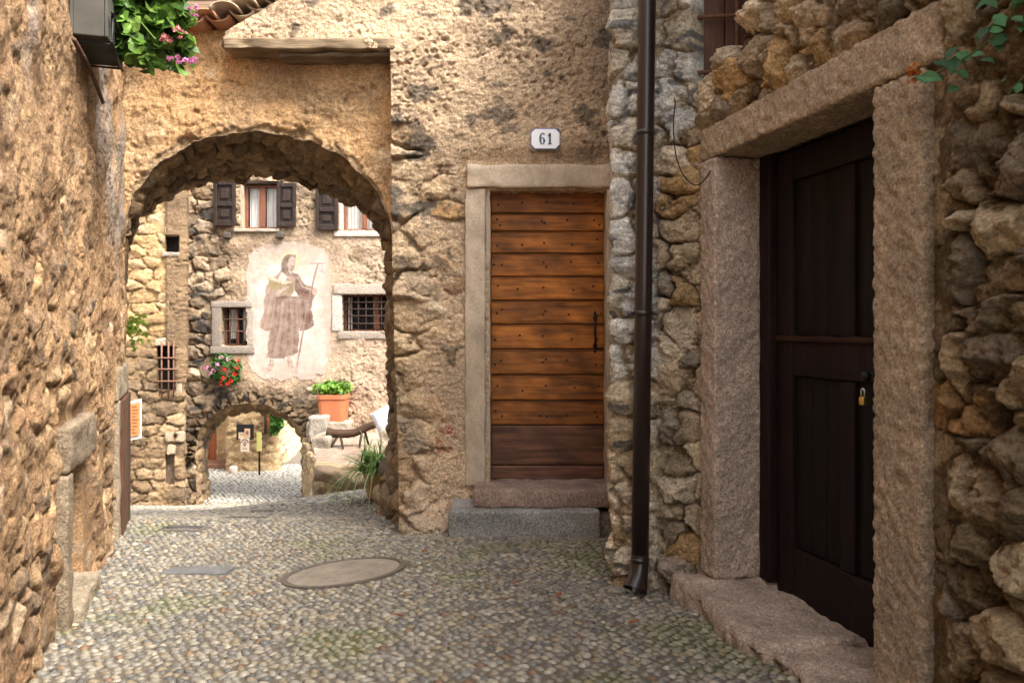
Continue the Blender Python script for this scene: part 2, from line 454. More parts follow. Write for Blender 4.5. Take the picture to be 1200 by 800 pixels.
SUN_EL = 54
to_sun = Vector((math.cos(R(SUN_EL)) * .78, -math.cos(R(SUN_EL)) * .626, math.sin(R(SUN_EL))))
w = bpy.data.worlds.new('World'); SC.world = w; w.use_nodes = True
N = w.node_tree.nodes; L = w.node_tree.links
sky = N.new('ShaderNodeTexSky'); sky.sky_type = 'NISHITA'; sky.sun_disc = False
sky.sun_elevation = R(SUN_EL); sky.sun_rotation = math.atan2(to_sun.x, to_sun.y); sky.air_density = 1.0; sky.dust_density = 3.0
hs = N.new('ShaderNodeHueSaturation'); hs.inputs['Saturation'].default_value = .2
L.new(sky.outputs[0], hs.inputs['Color']); L.new(hs.outputs[0], N['Background'].inputs['Color']); N['Background'].inputs['Strength'].default_value = .088
sl = bpy.data.lights.new('sun', 'SUN'); so = bpy.data.objects.new('sun', sl); COL.objects.link(so)
sl.energy = 1.5; sl.angle = R(32); sl.color = (1, .94, .85)
so.rotation_euler = to_sun.to_track_quat('Z', 'Y').to_euler(); so.location = (2, -2, 12)
SC.view_settings.view_transform = 'Standard'; SC.view_settings.look = 'None'; SC.view_settings.exposure = 2.93
SC.render.engine = 'CYCLES'; SC.cycles.use_denoising = True
SC.cycles.max_bounces = 8; SC.cycles.diffuse_bounces = 5

# ================================================================== GROUND
def axis_lines(lo, hi, a, b, fine):
    inner = np.arange(a, b + 1e-6, fine)
    return np.concatenate([[lo, (lo + a) / 2, a - 2], inner, [b + 2, (hi + b) / 2, hi]])
gx = axis_lines(-60, 60, -7, 3, .06); gy = axis_lines(-40, 90, 0, 24, .06)
GX, GY = np.meshgrid(gx, gy, indexing='ij'); GZ = ground(GX, GY)
far_t = sstep(24, 60, GY); GZ = GZ * (1 - far_t) + (-2.0) * far_t
idx = np.arange(GX.size).reshape(GX.shape)
q = np.stack([idx[:-1, :-1], idx[1:, :-1], idx[1:, 1:], idx[:-1, 1:]], -1).reshape(-1, 4)
moss = sstep(.05, .45, fbm(GX * 1.3, GY * 1.3, 91, 4) + .9 * np.exp(-((GX - .45) ** 2 + (GY - 5.0) ** 2) / .35) + .9 * np.exp(-((GX - 1.0) ** 2 + (GY - 3.6) ** 2) / .3) + .8 * np.exp(-((GX + 1.9) ** 2 / .5 + (GY - 9.0) ** 2 / 1.5)) - .35)
gc = mixc(np.broadcast_to(np.array([.12, .10, .078]), GX.shape + (3,)), np.broadcast_to(np.array([.085, .085, .035]), GX.shape + (3,)), moss)
gob = build('ground', np.stack([GX, GY, GZ], -1).reshape(-1, 3), q, M_DIRT, None, gc.reshape(-1, 3), True)
gob['kind'] = 'structure'

MANHOLE = (-.94, 4.78, .345)
DRAINS = [(-1.85, 5.03, .19, .085), (-2.42, 6.3, .15, .10), (-2.18, 7.0, .18, .11), (-2.28, 8.0, .14, .10)]
STEPB = (-.44, .62, 5.55, 6.1)
def pebbles(x0, x1, y0, y1, sx, sy, seed, seg, ring, keep, jit=.5):
    rng = np.random.default_rng(seed)
    ny = int((y1 - y0) / sy); nx = int((x1 - x0) / sx)
    jj, ii = np.meshgrid(np.arange(ny), np.arange(nx), indexing='ij')
    X = x0 + (ii + .5 * (jj % 2) + jit * (rng.random(ii.shape) - .5)) * sx; Y = y0 + (jj + jit * (rng.random(ii.shape) - .5)) * sy
    X = X.ravel(); Y = Y.ravel(); k = keep(X, Y); X = X[k]; Y = Y[k]; n = len(X)
    # packing follows a slowly turning direction field
    ang = 1.2 * fbm(X * .8, Y * .8, seed, 2) + .5 * rng.normal(size=n)
    big = rng.random(n)
    ra = sx * (.37 + .3 * big) ; rb = sy * (.44 + .16 * rng.random(n)); rc = np.minimum(ra, rb) * (.55 + .35 * rng.random(n))
    D = [(0, 0, 1.0)]
    for r_ in range(1, ring + 1):
        p = (np.pi / 2 + .25) * r_ / ring
        for a in range(seg): D.append((np.sin(p) * np.cos(a / seg * 2 * np.pi + r_ * .3), np.sin(p) * np.sin(a / seg * 2 * np.pi + r_ * .3), np.cos(p)))
    D = np.array(D); m = len(D)
    # superellipse-ish irregular outline
    ph = rng.random((n, 3)) * 6.28; an = np.arctan2(D[:, 1], D[:, 0])[None]
    irr = 1 + .09 * np.cos(2 * an + ph[:, :1]) + .07 * np.cos(3 * an + ph[:, 1:2]) + .03 * np.cos(5 * an + ph[:, 2:3])
    lx = D[None, :, 0] * ra[:, None] * irr; ly = D[None, :, 1] * rb[:, None] * irr; lz = D[None, :, 2] * rc[:, None]
    t1 = (rng.random((n, 1)) - .5) * .5; t2 = (rng.random((n, 1)) - .5) * .5
    lz = lz + lx * t1 + ly * t2
    ca, sa = np.cos(ang)[:, None], np.sin(ang)[:, None]
    PX = X[:, None] + lx * ca - ly * sa; PY = Y[:, None] + lx * sa + ly * ca
    base = ground(X, Y) - rc * (.24 + .26 * rng.random(n)) 
    PZ = base[:, None] + lz
    V = np.stack([PX, PY, PZ], -1).reshape(-1, 3)
    Ft = [(0, 1 + a, 1 + (a + 1) % seg, 1 + (a + 1) % seg) for a in range(seg)]
    tri = np.array([(0, 1 + a, 1 + (a + 1) % seg) for a in range(seg)])
    quad = np.array([(1 + r_ * seg + a, 1 + (r_ + 1) * seg + a, 1 + (r_ + 1) * seg + (a + 1) % seg, 1 + r_ * seg + (a + 1) % seg) for r_ in range(ring - 1) for a in range(seg)])
    o = (np.arange(n) * m)[:, None, None]
    tris = np.concatenate([(tri[None] + o).reshape(-1, 3), (quad[None][..., [0, 1, 2]] + o).reshape(-1, 3), (quad[None][..., [0, 2, 3]] + o).reshape(-1, 3)])
    cols = np.array([[.30, .285, .255], [.36, .33, .27], [.24, .235, .225], [.155, .155, .155], [.42, .395, .34], [.33, .28, .2], [.27, .25, .21], [.2, .19, .175], [.46, .44, .39]])
    pr = np.array([.22, .18, .15, .1, .1, .1, .08, .05, .02])
    c = cols[rng.choice(len(cols), n, p=pr)] * (.8 + .4 * rng.random((n, 1)))
    red = rng.random(n) < .018; c[red] = np.array([.25, .155, .10]) * (.8 + .5 * rng.random((red.sum(), 1)))
    # moss film
    ms = np.clip(fbm(X * 1.3, Y * 1.3, 91, 4) + .9 * np.exp(-((X - .45) ** 2 + (Y - 5.0) ** 2) / .35) + .7 * np.exp(-((X - 1.0) ** 2 + (Y - 3.6) ** 2) / .3) - .4, 0, .36)[:, None]
    c = c * np.array([.90, .85, .77]) * (.70 + .25 * sstep(5.4, 7.5, Y))[:, None]  # paler towards the passage: its brighter light is put into the pebble colour
    c = c * (1 - ms) + np.array([.13, .135, .05]) * ms
    return V, tris, np.repeat(c, m, 0)

def RWx(Y): return 1.982 - .227 * Y
def LWx(Y): return np.where(np.asarray(Y) < 6.15, -2.81 + .34 * (6.15 - np.asarray(Y)), -2.81 - .45 * (np.asarray(Y) - 6.15))
def kp_near(X, Y):
    k = (X > LWx(Y) - .1) & (X < RWx(Y) + .05)
    k &= ((X - MANHOLE[0]) / MANHOLE[2]) ** 2 + ((Y - MANHOLE[1]) / MANHOLE[2]) ** 2 > 1.12
    for cx, cy, a, b in DRAINS: k &= ~((abs(X - cx) < a + .02) & (abs(Y - cy) < b + .02))
    k &= ~((X > -.86) & (Y > 5.75))
    return k
SUNLIT_COBBLES = np.array([.50, .475, .42])  # pale tone that puts sunlight into the lane's pebble colours
def kp_far(X, Y):
    k = (X < -.6) & ~((X > -2.5 - (Y - 11) * .28) & (Y > 11.05) & (Y < 14)) & ~((Y > 13.95) & (Y < 15.05) & ((X < -5.3) | (X > -3.3)))
    for cx, cy, a, b in DRAINS: k &= ~((abs(X - cx) < a + .03) & (abs(Y - cy) < b + .03))
    return k & (X > -6.2 - (Y > 14) * 3)
A = pebbles(-2.8, 1.75, 2.2, 5.9, .046, .038, 5, 10, 4, lambda X, Y: kp_near(X, Y) & (Y < 5.9))
B = pebbles(-3.7, -.75, 5.9, 8.2, .05, .042, 6, 8, 3, kp_near)
Cc = pebbles(-6.2, -.7, 8.2, 14.4, .068, .062, 8, 6, 2, kp_far)
Dd = pebbles(-9.5, -1.5, 14.4, 19.5, .085, .085, 9, 5, 2, kp_far); Dd = (Dd[0], Dd[1], Dd[2] * .5 + SUNLIT_COBBLES * .5)
Vs = []; Ts = []; Cs = []; b = 0
for V_, T_, C_ in (A, B, Cc, Dd): Vs.append(V_); Ts.append(T_ + b); Cs.append(C_); b += len(V_)
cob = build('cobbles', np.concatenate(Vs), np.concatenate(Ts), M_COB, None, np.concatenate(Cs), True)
cob['kind'] = 'structure'

# ================================================================== HOUSE WITH THE ARCH AND DOOR 61
house = thing('stone_house', 'weathered stone house with plank door, archway and patchy ochre plaster, numbered 61', 'house', (0, 5.95, 0))
YD, YA, YB = 5.95, 6.15, 7.86
ST_WARM = [[.40, .30, .19], [.46, .36, .24], [.33, .27, .2], [.40, .27, .14], [.50, .43, .33], [.26, .21, .15], [.36, .25, .16]]

def field_door(s, z):
    X = s - 2.15
    r1 = rubble(s, z, .26, .17, 11, ew=0.174)
    r2 = rubble(s, z, .36, .21, 12, ew=0.155, wvar=.1)
    edge = 1 - sstep(.12, .34, X + .84 + .08 * fbm(z * 4, z * 0 + 3, 4, 2))       # big quoins by the arch
    edge = edge * (z < 2.9)
    ml = .66 + .28 * sstep(2.45, 2.75, z) + .22 * sstep(-.3, .1, X) - .25 * np.exp(-((X - .1) ** 2 / .5 + (z - 2.42) ** 2 / .02)) - .25 * sstep(-.3, -.7, X) * (z < 2.6)
    ml = ml + .25 * fbm(s * 1.1, z * 1.1, 77, 3)
    mcol = np.broadcast_to(np.array([.46, .365, .26]), s.shape + (3,)).copy()
    grey = sstep(-.1, .5, X + .3 * fbm(s * 1.5, z * 1.5, 20, 3) - .2) * sstep(2.3, 2.8, z)
    mcol = mixc(mcol, np.broadcast_to(np.array([.30, .24, .175]), mcol.shape), grey)
    h1, c1, m1 = masonry(s, z, r1, .055, ml, mcol, ST_WARM, mrough=.35, seed=5, tint=(1.10, 1.0, .91))
    h2, c2, m2 = masonry(s, z, r2, .085, .20, np.array([.3, .23, .15]), [[.42, .33, .22], [.36, .29, .21], [.45, .36, .25], [.26, .22, .17], [.34, .25, .16]], seed=6, tint=(1.10, 1.0, .91))
    h = h1 * (1 - edge) + h2 * edge; c = mixc(c1, c2, edge)
    # soot-dark lichen on the corner and pits in the plaster
    lich = sstep(.15, .4, fbm(s * 5, z * 5, 33, 4) - .9 * np.abs(X + .72)) * sstep(1.6, 2.2, z) * (1 - sstep(2.7, 3.1, z))
    lich = np.maximum(lich, .75 * sstep(.3, .55, fbm(s * 3.2, z * 5, 34, 5)) * sstep(2.4, 3.0, z))
    c = mixc(c, np.broadcast_to(np.array([.07, .06, .05]), c.shape), np.clip(lich, 0, .85))
    pit = sstep(.35, .6, fbm(s * 16, z * 16, 35, 3)) * (1 - m1)
    h = h - .007 * pit * sstep(-.2, .4, fbm(s * 1.7, z * 1.7, 36, 3))
    # orange-red brick chips near the jamb
    rbk = rubble(s, z + .5 * X, .075, .03, 19, ew=.3, warp=.3)
    br = (((X + .46) / .075) ** 2 + ((z - .70 - .3 * (X + .46)) / .10) ** 2 < 1) & (rbk['e'] > .12) & (rbk['r5'] > .35)
    c = np.where(br[..., None], np.array([.33, .125, .075]) * (.7 + .6 * rbk['r1'])[..., None], c)
    # plaster footing
    foot = sstep(.46, -.05, z + .1 * fbm(s * 5, z * 5, 3, 3) + .05) * sstep(-.82, -.65, X) * (1 - sstep(-.30, -.2, X))
    h = h * (1 - .4 * foot) + foot * (.27 + .05 * fbm(s * 7, z * 7, 8, 4))
    c = mixc(c, np.broadcast_to(np.array([.36, .29, .22]), c.shape) * (1 + .3 * fbm(s * 8, z * 8, 9, 4))[..., None], .85 * foot)
    c = mixc(c, np.broadcast_to(np.array([.16, .17, .08]), c.shape), .5 * sstep(.12, -.1, z) * sstep(-.5, .5, fbm(s * 4, z * 4, 10, 3)))
    # flat round the frame
    fr = sstep(.12, .0, np.maximum(np.maximum(-.32 - X, X - .71), z - 2.62)) 
    h = h * (1 - .5 * fr)
    return h, c
sD = lambda X: X + 2.15
cutD = [
    [(sD(-.16), -1), (sD(-.16), 2.43), (sD(.70), 2.43), (sD(.70), -1)],
    [(sD(-3), -1), (sD(-.775), -1), (sD(-.785), .4), (sD(-.81), 1.2), (sD(-.835), 2.2), (sD(-.84), 3.40), (sD(-2.2), 3.43), (sD(-3), 3.43)],
    [(sD(-3), 3.4), (sD(-2.02), 3.4), (sD(-1.98), 3.52), (sD(-1.62), 3.74), (sD(-1.2), 4.15), (sD(-1.0), 4.9), (sD(-3), 4.9)],
]
wall('front_wall', [(-2.15, YD), (1.2, YD)], np.concatenate([np.arange(0, 2.95, .0085), np.arange(2.95, 3.36, .05)]), np.concatenate([np.arange(-.2, 4.0, .0085), np.arange(4.0, 4.8, .05)]),
     field_door, M_STONE, house, cutD, skirt=.2)

# recessed arch wall
archF = arch_curve(-2.79, -.85, 2.13, 2.05, -1.84, 2.885, None, -.8)
archF[:, 0] += .02 * fbm(archF[:, 1] * 6, archF[:, 0] * 6, 3, 3) * (archF[:, 1] > 2.1); archF[:, 1] += .022 * fbm(archF[:, 0] * 6 + 9, archF[:, 1] * 6, 4, 3) * (archF[:, 1] > 2.1)
archF[(archF[:, 0] > -1) & (archF[:, 1] < 2.05), 0] += .075 * sstep(2.0, .5, archF[(archF[:, 0] > -1) & (archF[:, 1] < 2.05), 1])
def field_arch(s, z):
    X = s - 3.05
    r1 = rubble(s, z, .3, .2, 41, ew=0.155)
    ml = .86 + .25 * fbm(s * 1.2, z * 1.2, 42, 3)
    mcol = mixc(np.broadcast_to(np.array([.50, .345, .195]), s.shape + (3,)), np.broadcast_to(np.array([.40, .29, .18]), s.shape + (3,)), sstep(-.3, .5, fbm(s * 2, z * 2, 43, 4)))
    h, c, m = masonry(s, z, r1, .05, ml, mcol, [[.50, .37, .22], [.55, .43, .28], [.42, .31, .19], [.58, .48, .35]], mrough=.32, mfine=11, seed=7, tint=(1.2, 1.07, .93))
    cr = sstep(.035, .0, np.abs(fbm(s * 3.0, z * 3.0, 47, 4))) * sstep(.1, .4, fbm(s * 1.3, z * 1.3, 48, 2) + .2)
    h = h - .012 * cr
    # broken plaster edge above the arch
    cx = np.clip((X + 1.84) / .97, -1, 1); top = 2.09 + .79 * np.sqrt(1 - cx ** 2)
    d = z - top
    brk = sstep(.05, .035, d + .06 * fbm(s * 5, z * 5, 44, 4))
    h = h - .022 * brk + .02 * fbm(s * 5, z * 5, 46, 4)
    c = mixc(c, np.broadcast_to(np.array([.34, .24, .14]), c.shape) * (1 + .5 * fbm(s * 12, z * 12, 45, 4))[..., None], .8 * brk)
    h = h + .03 * sstep(.35, .0, d) * .0
    return h, c
sA = lambda X: X + 3.05
cA = [(sA(x), z) for x, z in archF]
cutA = [[(sA(-2.79), -1)] + cA + [(sA(-.85), -1)]]
SA = np.arange(0, 2.46, .01); ZA = np.arange(1.2, 3.62, .01)
noarch = lambda m_: (np.abs(m_[:, 2]) < 3.55) & (m_[:, 0] > -2.95) & (m_[:, 0] < -.65)
wall('arch_wall', [(-3.05, YA), (-.6, YA)], SA, ZA, field_arch, M_STONE, house, cutA, skirt=.3, noskirt=noarch)

def vault(name, cF, cB, y0, y1, nu, nv, seed, depth, mcol, cols, parent, m, front_field, sx=.3, sy=.13, ml=.15):
    a, t = resample(cF, nu); b_, _ = resample(cB, nu)
    f = np.linspace(0, 1, nv)
    X = a[:, None, 0] * (1 - f) + b_[:, None, 0] * f; Z = a[:, None, 1] * (1 - f) + b_[:, None, 1] * f
    Y = y0 + (y1 - y0) * f[None] + 0 * X
    T, Dp = np.meshgrid(t, f * (y1 - y0), indexing='ij')
    rb = rubble(Dp + .05, T, sx, sy, seed, ew=0.155)
    h, c, mk = masonry(T, Dp, rb, depth, ml, mcol, cols, seed=seed)
    dT = np.gradient(np.stack([X, Z], -1), axis=0); n = np.stack([dT[..., 1], -dT[..., 0]], -1); n /= np.linalg.norm(n, axis=-1, keepdims=True)
    h = h * sstep(-.02, .1, Dp)
    X = X + n[..., 0] * h; Z = Z + n[..., 1] * h
    hf = front_field(a[:, 0], a[:, 1]); Y[:, 0] = y0 - hf
    idx = np.arange(X.size).reshape(X.shape)
    q = np.stack([idx[:-1, :-1], idx[:-1, 1:], idx[1:, 1:], idx[1:, :-1]], -1).reshape(-1, 4)
    return build(name, np.stack([X, Y, Z], -1).reshape(-1, 3), q, m, parent, c.reshape(-1, 3), True)
archB = arch_curve(-3.61, -1.085, 2.13, 2.05, -2.36, 2.885, None, -.9)
lowb = archB[:, 1] < .95; archB[(archB[:, 0] > -1.3) & lowb, 0] -= .13 * sstep(.5, -.2, archB[(archB[:, 0] > -1.3) & lowb, 1])
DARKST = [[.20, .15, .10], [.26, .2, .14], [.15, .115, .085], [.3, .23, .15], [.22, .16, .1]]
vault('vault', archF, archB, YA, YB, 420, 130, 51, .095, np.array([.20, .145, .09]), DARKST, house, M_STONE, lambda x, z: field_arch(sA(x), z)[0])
# rear face of the passage above and beside the back arch
mb = MB()
bz = archB
for i in range(len(bz) - 1):
    x1, z1 = bz[i]; x2, z2 = bz[i + 1]
    if z1 > 2.0 or True:
        if x1 < -1.09 and z1 > 1.9: mb.add([(x1, YB, z1), (x2, YB, z2), (x2, YB, 4.4), (x1, YB, 4.4)], [(0, 1, 2, 3)], (.4, .3, .2))
        else: mb.add([(x1, YB, z1), (x2, YB, z2), (1.5, YB, z2), (1.5, YB, z1)], [(0, 1, 2, 3)], (.4, .3, .2))
mb.box((-1.05, 8.2, -1), (1.5, YB + .02, 2.0), (.4, .3, .2)).box((-1.05, 8.2, 2.05), (1.5, YB + .02, 4.75), (.4, .3, .2))
mb.box((1.25, 6.3, -1), (6, 8.2, 4.75), (.4, .3, .2)).box((-.75, 6.4, 3.7), (1.3, 8.0, 4.7), (.4, .3, .2))
mb.build('rear_wall', M_STONE, house)
mb = MB(); mb.box((-.95, 5.8, 4.82), (6.2, 8.4, 4.95), (.32, .16, .1)); mb.build('roof', M_TERRA, house)

# lintel beam carrying the upper wall
mb = MB(); mb.rbox((-1.99, 5.875, 3.395), (-.80, 6.14, 3.475), r=.012, amp=.012, freq=5, seed=4, res=.03, c=(.21, .155, .10), cvar=.4)
mb.rbox((-1.62, 5.93, 3.36), (-.83, 6.14, 3.393), r=.01, amp=.01, freq=6, seed=9, res=.03, c=(.16, .12, .08), cvar=.3)
mb.build('lintel_beam', M_OLDWOOD, house, True)
# half-round tiles stepping up the raking edge
mb = MB(); rng = np.random.default_rng(3)
def half_tile(cx, y0, y1, cz, r_, up, c, tw):
    n = 10; a = np.linspace(.05, math.pi - .05, n); V = []; sg = 1 if up else -1
    for th, yy, k in ((0, y0, 1), (0, y1, .85), (.016, y0, 1), (.016, y1, .85)):
        rr = (r_ - th) * k
        for t in a: V.append((cx + rr * math.cos(t) + tw * math.sin(t), yy, cz + sg * rr * .55 * math.sin(t)))
    Fc = []
    for i in range(n - 1):
        Fc += [(i, i + 1, n + i + 1, n + i), (2 * n + i, 3 * n + i, 3 * n + i + 1, 2 * n + i + 1), (i, 2 * n + i, 2 * n + i + 1, i + 1), (n + i, n + i + 1, 3 * n + i + 1, 3 * n + i)]
    Fc += [(0, n, 3 * n, 2 * n), (n - 1, 3 * n - 1, 4 * n - 1, 2 * n - 1)]
    mb.add(V, Fc, c)
tl = [(-2.72, 3.60), (-2.52, 3.60), (-2.33, 3.605), (-2.15, 3.62), (-1.98, 3.655), (-1.86, 3.70), (-1.74, 3.745), (-1.63, 3.81), (-1.53, 3.89), (-1.42, 3.98)]
for i, (x, z) in enumerate(tl):
    cc = np.array([.42, .2, .11]) if i < 4 else np.array([.36, .26, .18])
    half_tile(x, 5.86 + .03 * rng.random(), 6.4, z + .01 * rng.random(), .105, True, cc * (.8 + .4 * rng.random()), .02 * rng.normal())
    half_tile(x + .1, 5.93, 6.4, z + .03, .09, False, cc * (.6 + .3 * rng.random()), 0)
mb.build('roof_tiles', M_TERRA, house, True)
# timber eaves behind the tiles
mb = MB()
for k in range(8): mb.rbox((-3.4, 6.75 - .04 * k, 3.62 + .155 * k), (-1.1, 6.82 - .04 * k, 3.765 + .155 * k), r=.008, amp=.005, freq=4, seed=k, res=.08, c=np.array([.16, .11, .075]) * (.75 + .4 * rng.random()), cvar=.3)
mb.box((-3.4, 6.6, 3.93), (-1.1, 6.7, 4.0), (.23, .17, .12))
mb.build('timber_eaves', M_OLDWOOD, house)

# door frame 61
CREAM = np.array([.43, .345, .255])
mb = MB()
mb.rbox((-.325, 5.905, .385), (-.185, 6.02, 2.44), r=.012, amp=.006, freq=6, seed=2, res=.025, c=CREAM, cvar=.14)
mb.rbox((-.182, 5.93, .385), (-.150, 6.20, 2.43), r=.008, amp=.004, freq=6, seed=7, res=.04, c=CREAM * .92, cvar=.14)
mb.build('left_jamb', M_SMOOTH, house, True)
mb = MB(); mb.rbox((.655, 5.905, .38), (.79, 6.20, 2.44), r=.01, amp=.005, freq=6, seed=3, res=.03, c=CREAM * .88, cvar=.14); mb.build('right_jamb', M_SMOOTH, house, True)
mb = MB(); mb.rbox((-.31, 5.89, 2.445), (.80, 6.20, 2.605), r=.014, amp=.007, freq=6, seed=5, res=.025, c=CREAM * 1.05, cvar=.12); mb.build('lintel', M_SMOOTH, house, True)
# plank door: eleven boards with bevelled joints
YDR = 6.075
bounds_px = [224, 250, 271, 297, 324, 352, 380, 409, 439, 469, 498, 545, 562]
zb = [EYE - (v - 385) / F * YDR for v in bounds_px]
mb = MB(); rng = np.random.default_rng(12)
OR = np.array([.34, .115, .018])
for k in range(len(zb) - 1):
    tone = [.95, .9, 1.0, .92, 1.02, .8, .95, .78, .7, .6, .42, .38][k]
    c = OR * tone * (.92 + .16 * rng.random()); 
    if k >= 10: c = np.array([.105, .045, .024])
    mb.rbox((-.149, YDR, zb[k + 1] + .004), (.654, YDR + .03, zb[k] - .004), r=.007, amp=.0015, freq=5, seed=20 + k, res=.016, c=c, cvar=.42)
    mb.box((-.149, YDR + .012, zb[k] - .004), (.654, YDR + .026, zb[k] + .004), np.array([.05, .022, .01]))
    if k < 10:
        mb.rbox((-.149, YDR - .006, zb[k] - .014), (.654, YDR + .01, zb[k] - .005), r=.004, amp=.0, res=.2, c=c * .75)
mb.box((-.149, YDR - .01, zb[-1] - .002), (.654, YDR + .03, zb[-1] + .02), np.array([.08, .035, .02]))
for q_ in range(len(mb.V)):
    V_ = mb.V[q_]; C_ = mb.C[q_]
    st_ = 1.1 - .33 * sstep(.1, .6, fbm(V_[:, 0] * 2.2 + q_ * 3.1, V_[:, 2] * 26, 301, 4)) - .3 * sstep(.15, .6, fbm(V_[:, 0] * 1.5, V_[:, 2] * 1.5, 302, 3)) + .22 * sstep(.1, .6, fbm(V_[:, 0] * 3 + q_, V_[:, 2] * 18, 303, 3))
    mb.C[q_] = C_ * np.clip(st_, .3, 1.4)[:, None]
for k in range(10):
    zc = (zb[k] + zb[k + 1]) / 2
    for x in (-.105, -.08, .22, .25, .40, .60, .625) if k % 2 else (-.1, .05, .235, .43, .6):
        z_ = zc + (rng.random() - .5) * .05
        mb.ell((x + .012 * rng.normal(), YDR - .002, z_), (.0085, .004, .0075), (.014, .008, .005), 7, 4)
door = mb.build('plank_door', M_WOODH, house, True)
mb = MB()
xh = .59; zt, zbm = EYE - (368 - 385) / F * 6.05, EYE - (410 - 385) / F * 6.05
mb.tube([(xh, YDR - .012, zt - .03), (xh, YDR - .05, zt - .06), (xh - .005, YDR - .06, (zt + zbm) / 2), (xh, YDR - .05, zbm + .06), (xh, YDR - .012, zbm + .03)], [.006, .007, .010, .007, .006], 8, (.02, .018, .016))
for zz, s_ in ((zt - .03, 1), (zbm + .03, -1)):
    mb.ell((xh, YDR - .006, zz), (.015, .006, .024), (.02, .018, .016), 8, 5); mb.ell((xh, YDR - .006, zz + s_ * .035), (.01, .005, .018), (.02, .018, .016), 6, 4)
mb.tube([(xh, YDR - .03, zt - .07), (xh - .07, YDR - .035, zt - .075), (xh - .1, YDR - .03, zt - .07)], [.006, .005, .004], 6, (.02, .018, .016))
mb.build('handle', M_IRON, door, True)
# threshold and step
mb = MB(); mb.rbox((-.255, 5.64, .287), (.74, 6.15, .402), r=.014, amp=.008, freq=7, seed=14, res=.016, mx=90, c=(.32, .225, .18), cvar=.3); mb.build('threshold', M_CUT, house, True)
mb = MB(); mb.rbox((-.415, 5.555, -.02), (.575, 5.95, .286), r=.022, amp=.006, freq=6, seed=15, res=.025, c=(.235, .225, .205), cvar=.2); mb.build('step', M_GRAN, house, True)
mb = MB(); mb.rbox((.585, 5.66, -.02), (.78, 5.95, .25), r=.03, amp=.02, freq=5, seed=17, res=.02, c=(.27, .22, .15), cvar=.3)
mb.rbox((-.5, 5.50, .0), (.75, 5.60, .11), r=.02, amp=.012, freq=6, seed=18, res=.03, c=(.27, .23, .17), cvar=.3); mb.build('footing', M_CUT, house, True)

# house number
sg = thing('house_number_sign', 'small white enamel plaque with blue number 61 above the plank door', 'sign', tuple(P(639, 163, 5.88)))
cx, _, cz = P(639, 163.5, 5.88); w2, h2, cc = .1, .07, .028
oct_ = lambda w_, h_, c_: [(-w_, -h_ + c_), (-w_ + c_, -h_), (w_ - c_, -h_), (w_, -h_ + c_), (w_, h_ - c_), (w_ - c_, h_), (-w_ + c_, h_), (-w_, h_ - c_)]
def slab(mb, pts, yf, yb, c, cx, cz):
    n = len(pts); V = [(cx + x, yf, cz + z) for x, z in pts] + [(cx + x, yb, cz + z) for x, z in pts]
    mb.add(V, [tuple(range(n)), tuple(range(2 * n - 1, n - 1, -1))] + [(i, n + i, n + (i + 1) % n, (i + 1) % n) for i in range(n)], c)
mb = MB(); mb.rbox((cx - .115, 5.876, cz - .086), (cx + .115, 5.95, cz + .086), r=.03, amp=.006, freq=10, seed=6, res=.02, c=(.34, .27, .19), cvar=.2); mb.build('mortar_bed', M_STONE, sg, True)
mb = MB(); slab(mb, oct_(w2, h2, cc), 5.862, 5.880, (.16, .2, .48), cx, cz); mb.build('border', M_PAINT, sg)
mb = MB(); slab(mb, oct_(w2 - .005, h2 - .005, cc - .002), 5.859, 5.870, (.80, .81, .83), cx, cz); mb.build('plate', M_PAINT, sg)
mb = MB(); INK = (.012, .022, .08)
def ribbon(pts, ws, ox, oz, k):
    pts = np.array(pts, float) * k; ws = np.array(ws) * k; T = np.gradient(pts, axis=0); T /= np.linalg.norm(T, axis=1, keepdims=True) + 1e-9; n = np.stack([-T[:, 1], T[:, 0]], -1)
    A_ = pts + n * ws[:, None] / 2; B_ = pts - n * ws[:, None] / 2; m_ = len(pts)
    V = [(cx + ox + a[0], 5.856, cz + oz + a[1]) for a in A_] + [(cx + ox + a[0], 5.856, cz + oz + a[1]) for a in B_] + [(cx + ox + a[0], 5.860, cz + oz + a[1]) for a in A_] + [(cx + ox + a[0], 5.860, cz + oz + a[1]) for a in B_]
    mb.add(V, [(i, i + 1, m_ + i + 1, m_ + i) for i in range(m_ - 1)] + [(i, 2 * m_ + i, 2 * m_ + i + 1, i + 1) for i in range(m_ - 1)] + [(m_ + i, m_ + i + 1, 3 * m_ + i + 1, 3 * m_ + i) for i in range(m_ - 1)], INK)
def spline(ctrl, n=40):
    c = np.array(ctrl, float); t = np.linspace(0, len(c) - 1, n); out = []
    for tt in t:
        i = int(min(math.floor(tt), len(c) - 2)); f = tt - i; p0 = c[max(i - 1, 0)]; p1 = c[i]; p2 = c[i + 1]; p3 = c[min(i + 2, len(c) - 1)]
        out.append(.5 * (2 * p1 + (p2 - p0) * f + (2 * p0 - 5 * p1 + 4 * p2 - p3) * f * f + (3 * p1 - p0 - 3 * p2 + p3) * f ** 3))
    return np.array(out)
K = .078
six = spline([(.44, .86, .16), (.38, .95, .1), (.28, .97, .07), (.14, .86, .13), (.09, .5, .20), (.13, .14, .13), (.26, .03, .06), (.39, .14, .12), (.43, .32, .19), (.38, .5, .12), (.27, .58, .06), (.16, .48, .06)], 60)
ribbon(six[:, :2], six[:, 2], -.042, -.039, K)
ribbon([(.24, .04), (.24, .97)], [.2, .2], .012, -.039, K); ribbon([(.04, .03), (.44, .03)], [.07, .07], .012, -.039, K)
ribbon(spline([(.02, .72), (.14, .78), (.24, .95)], 10), np.linspace(.05, .16, 10), .012, -.039, K)
mb.build('digits', M_PAINT, sg)

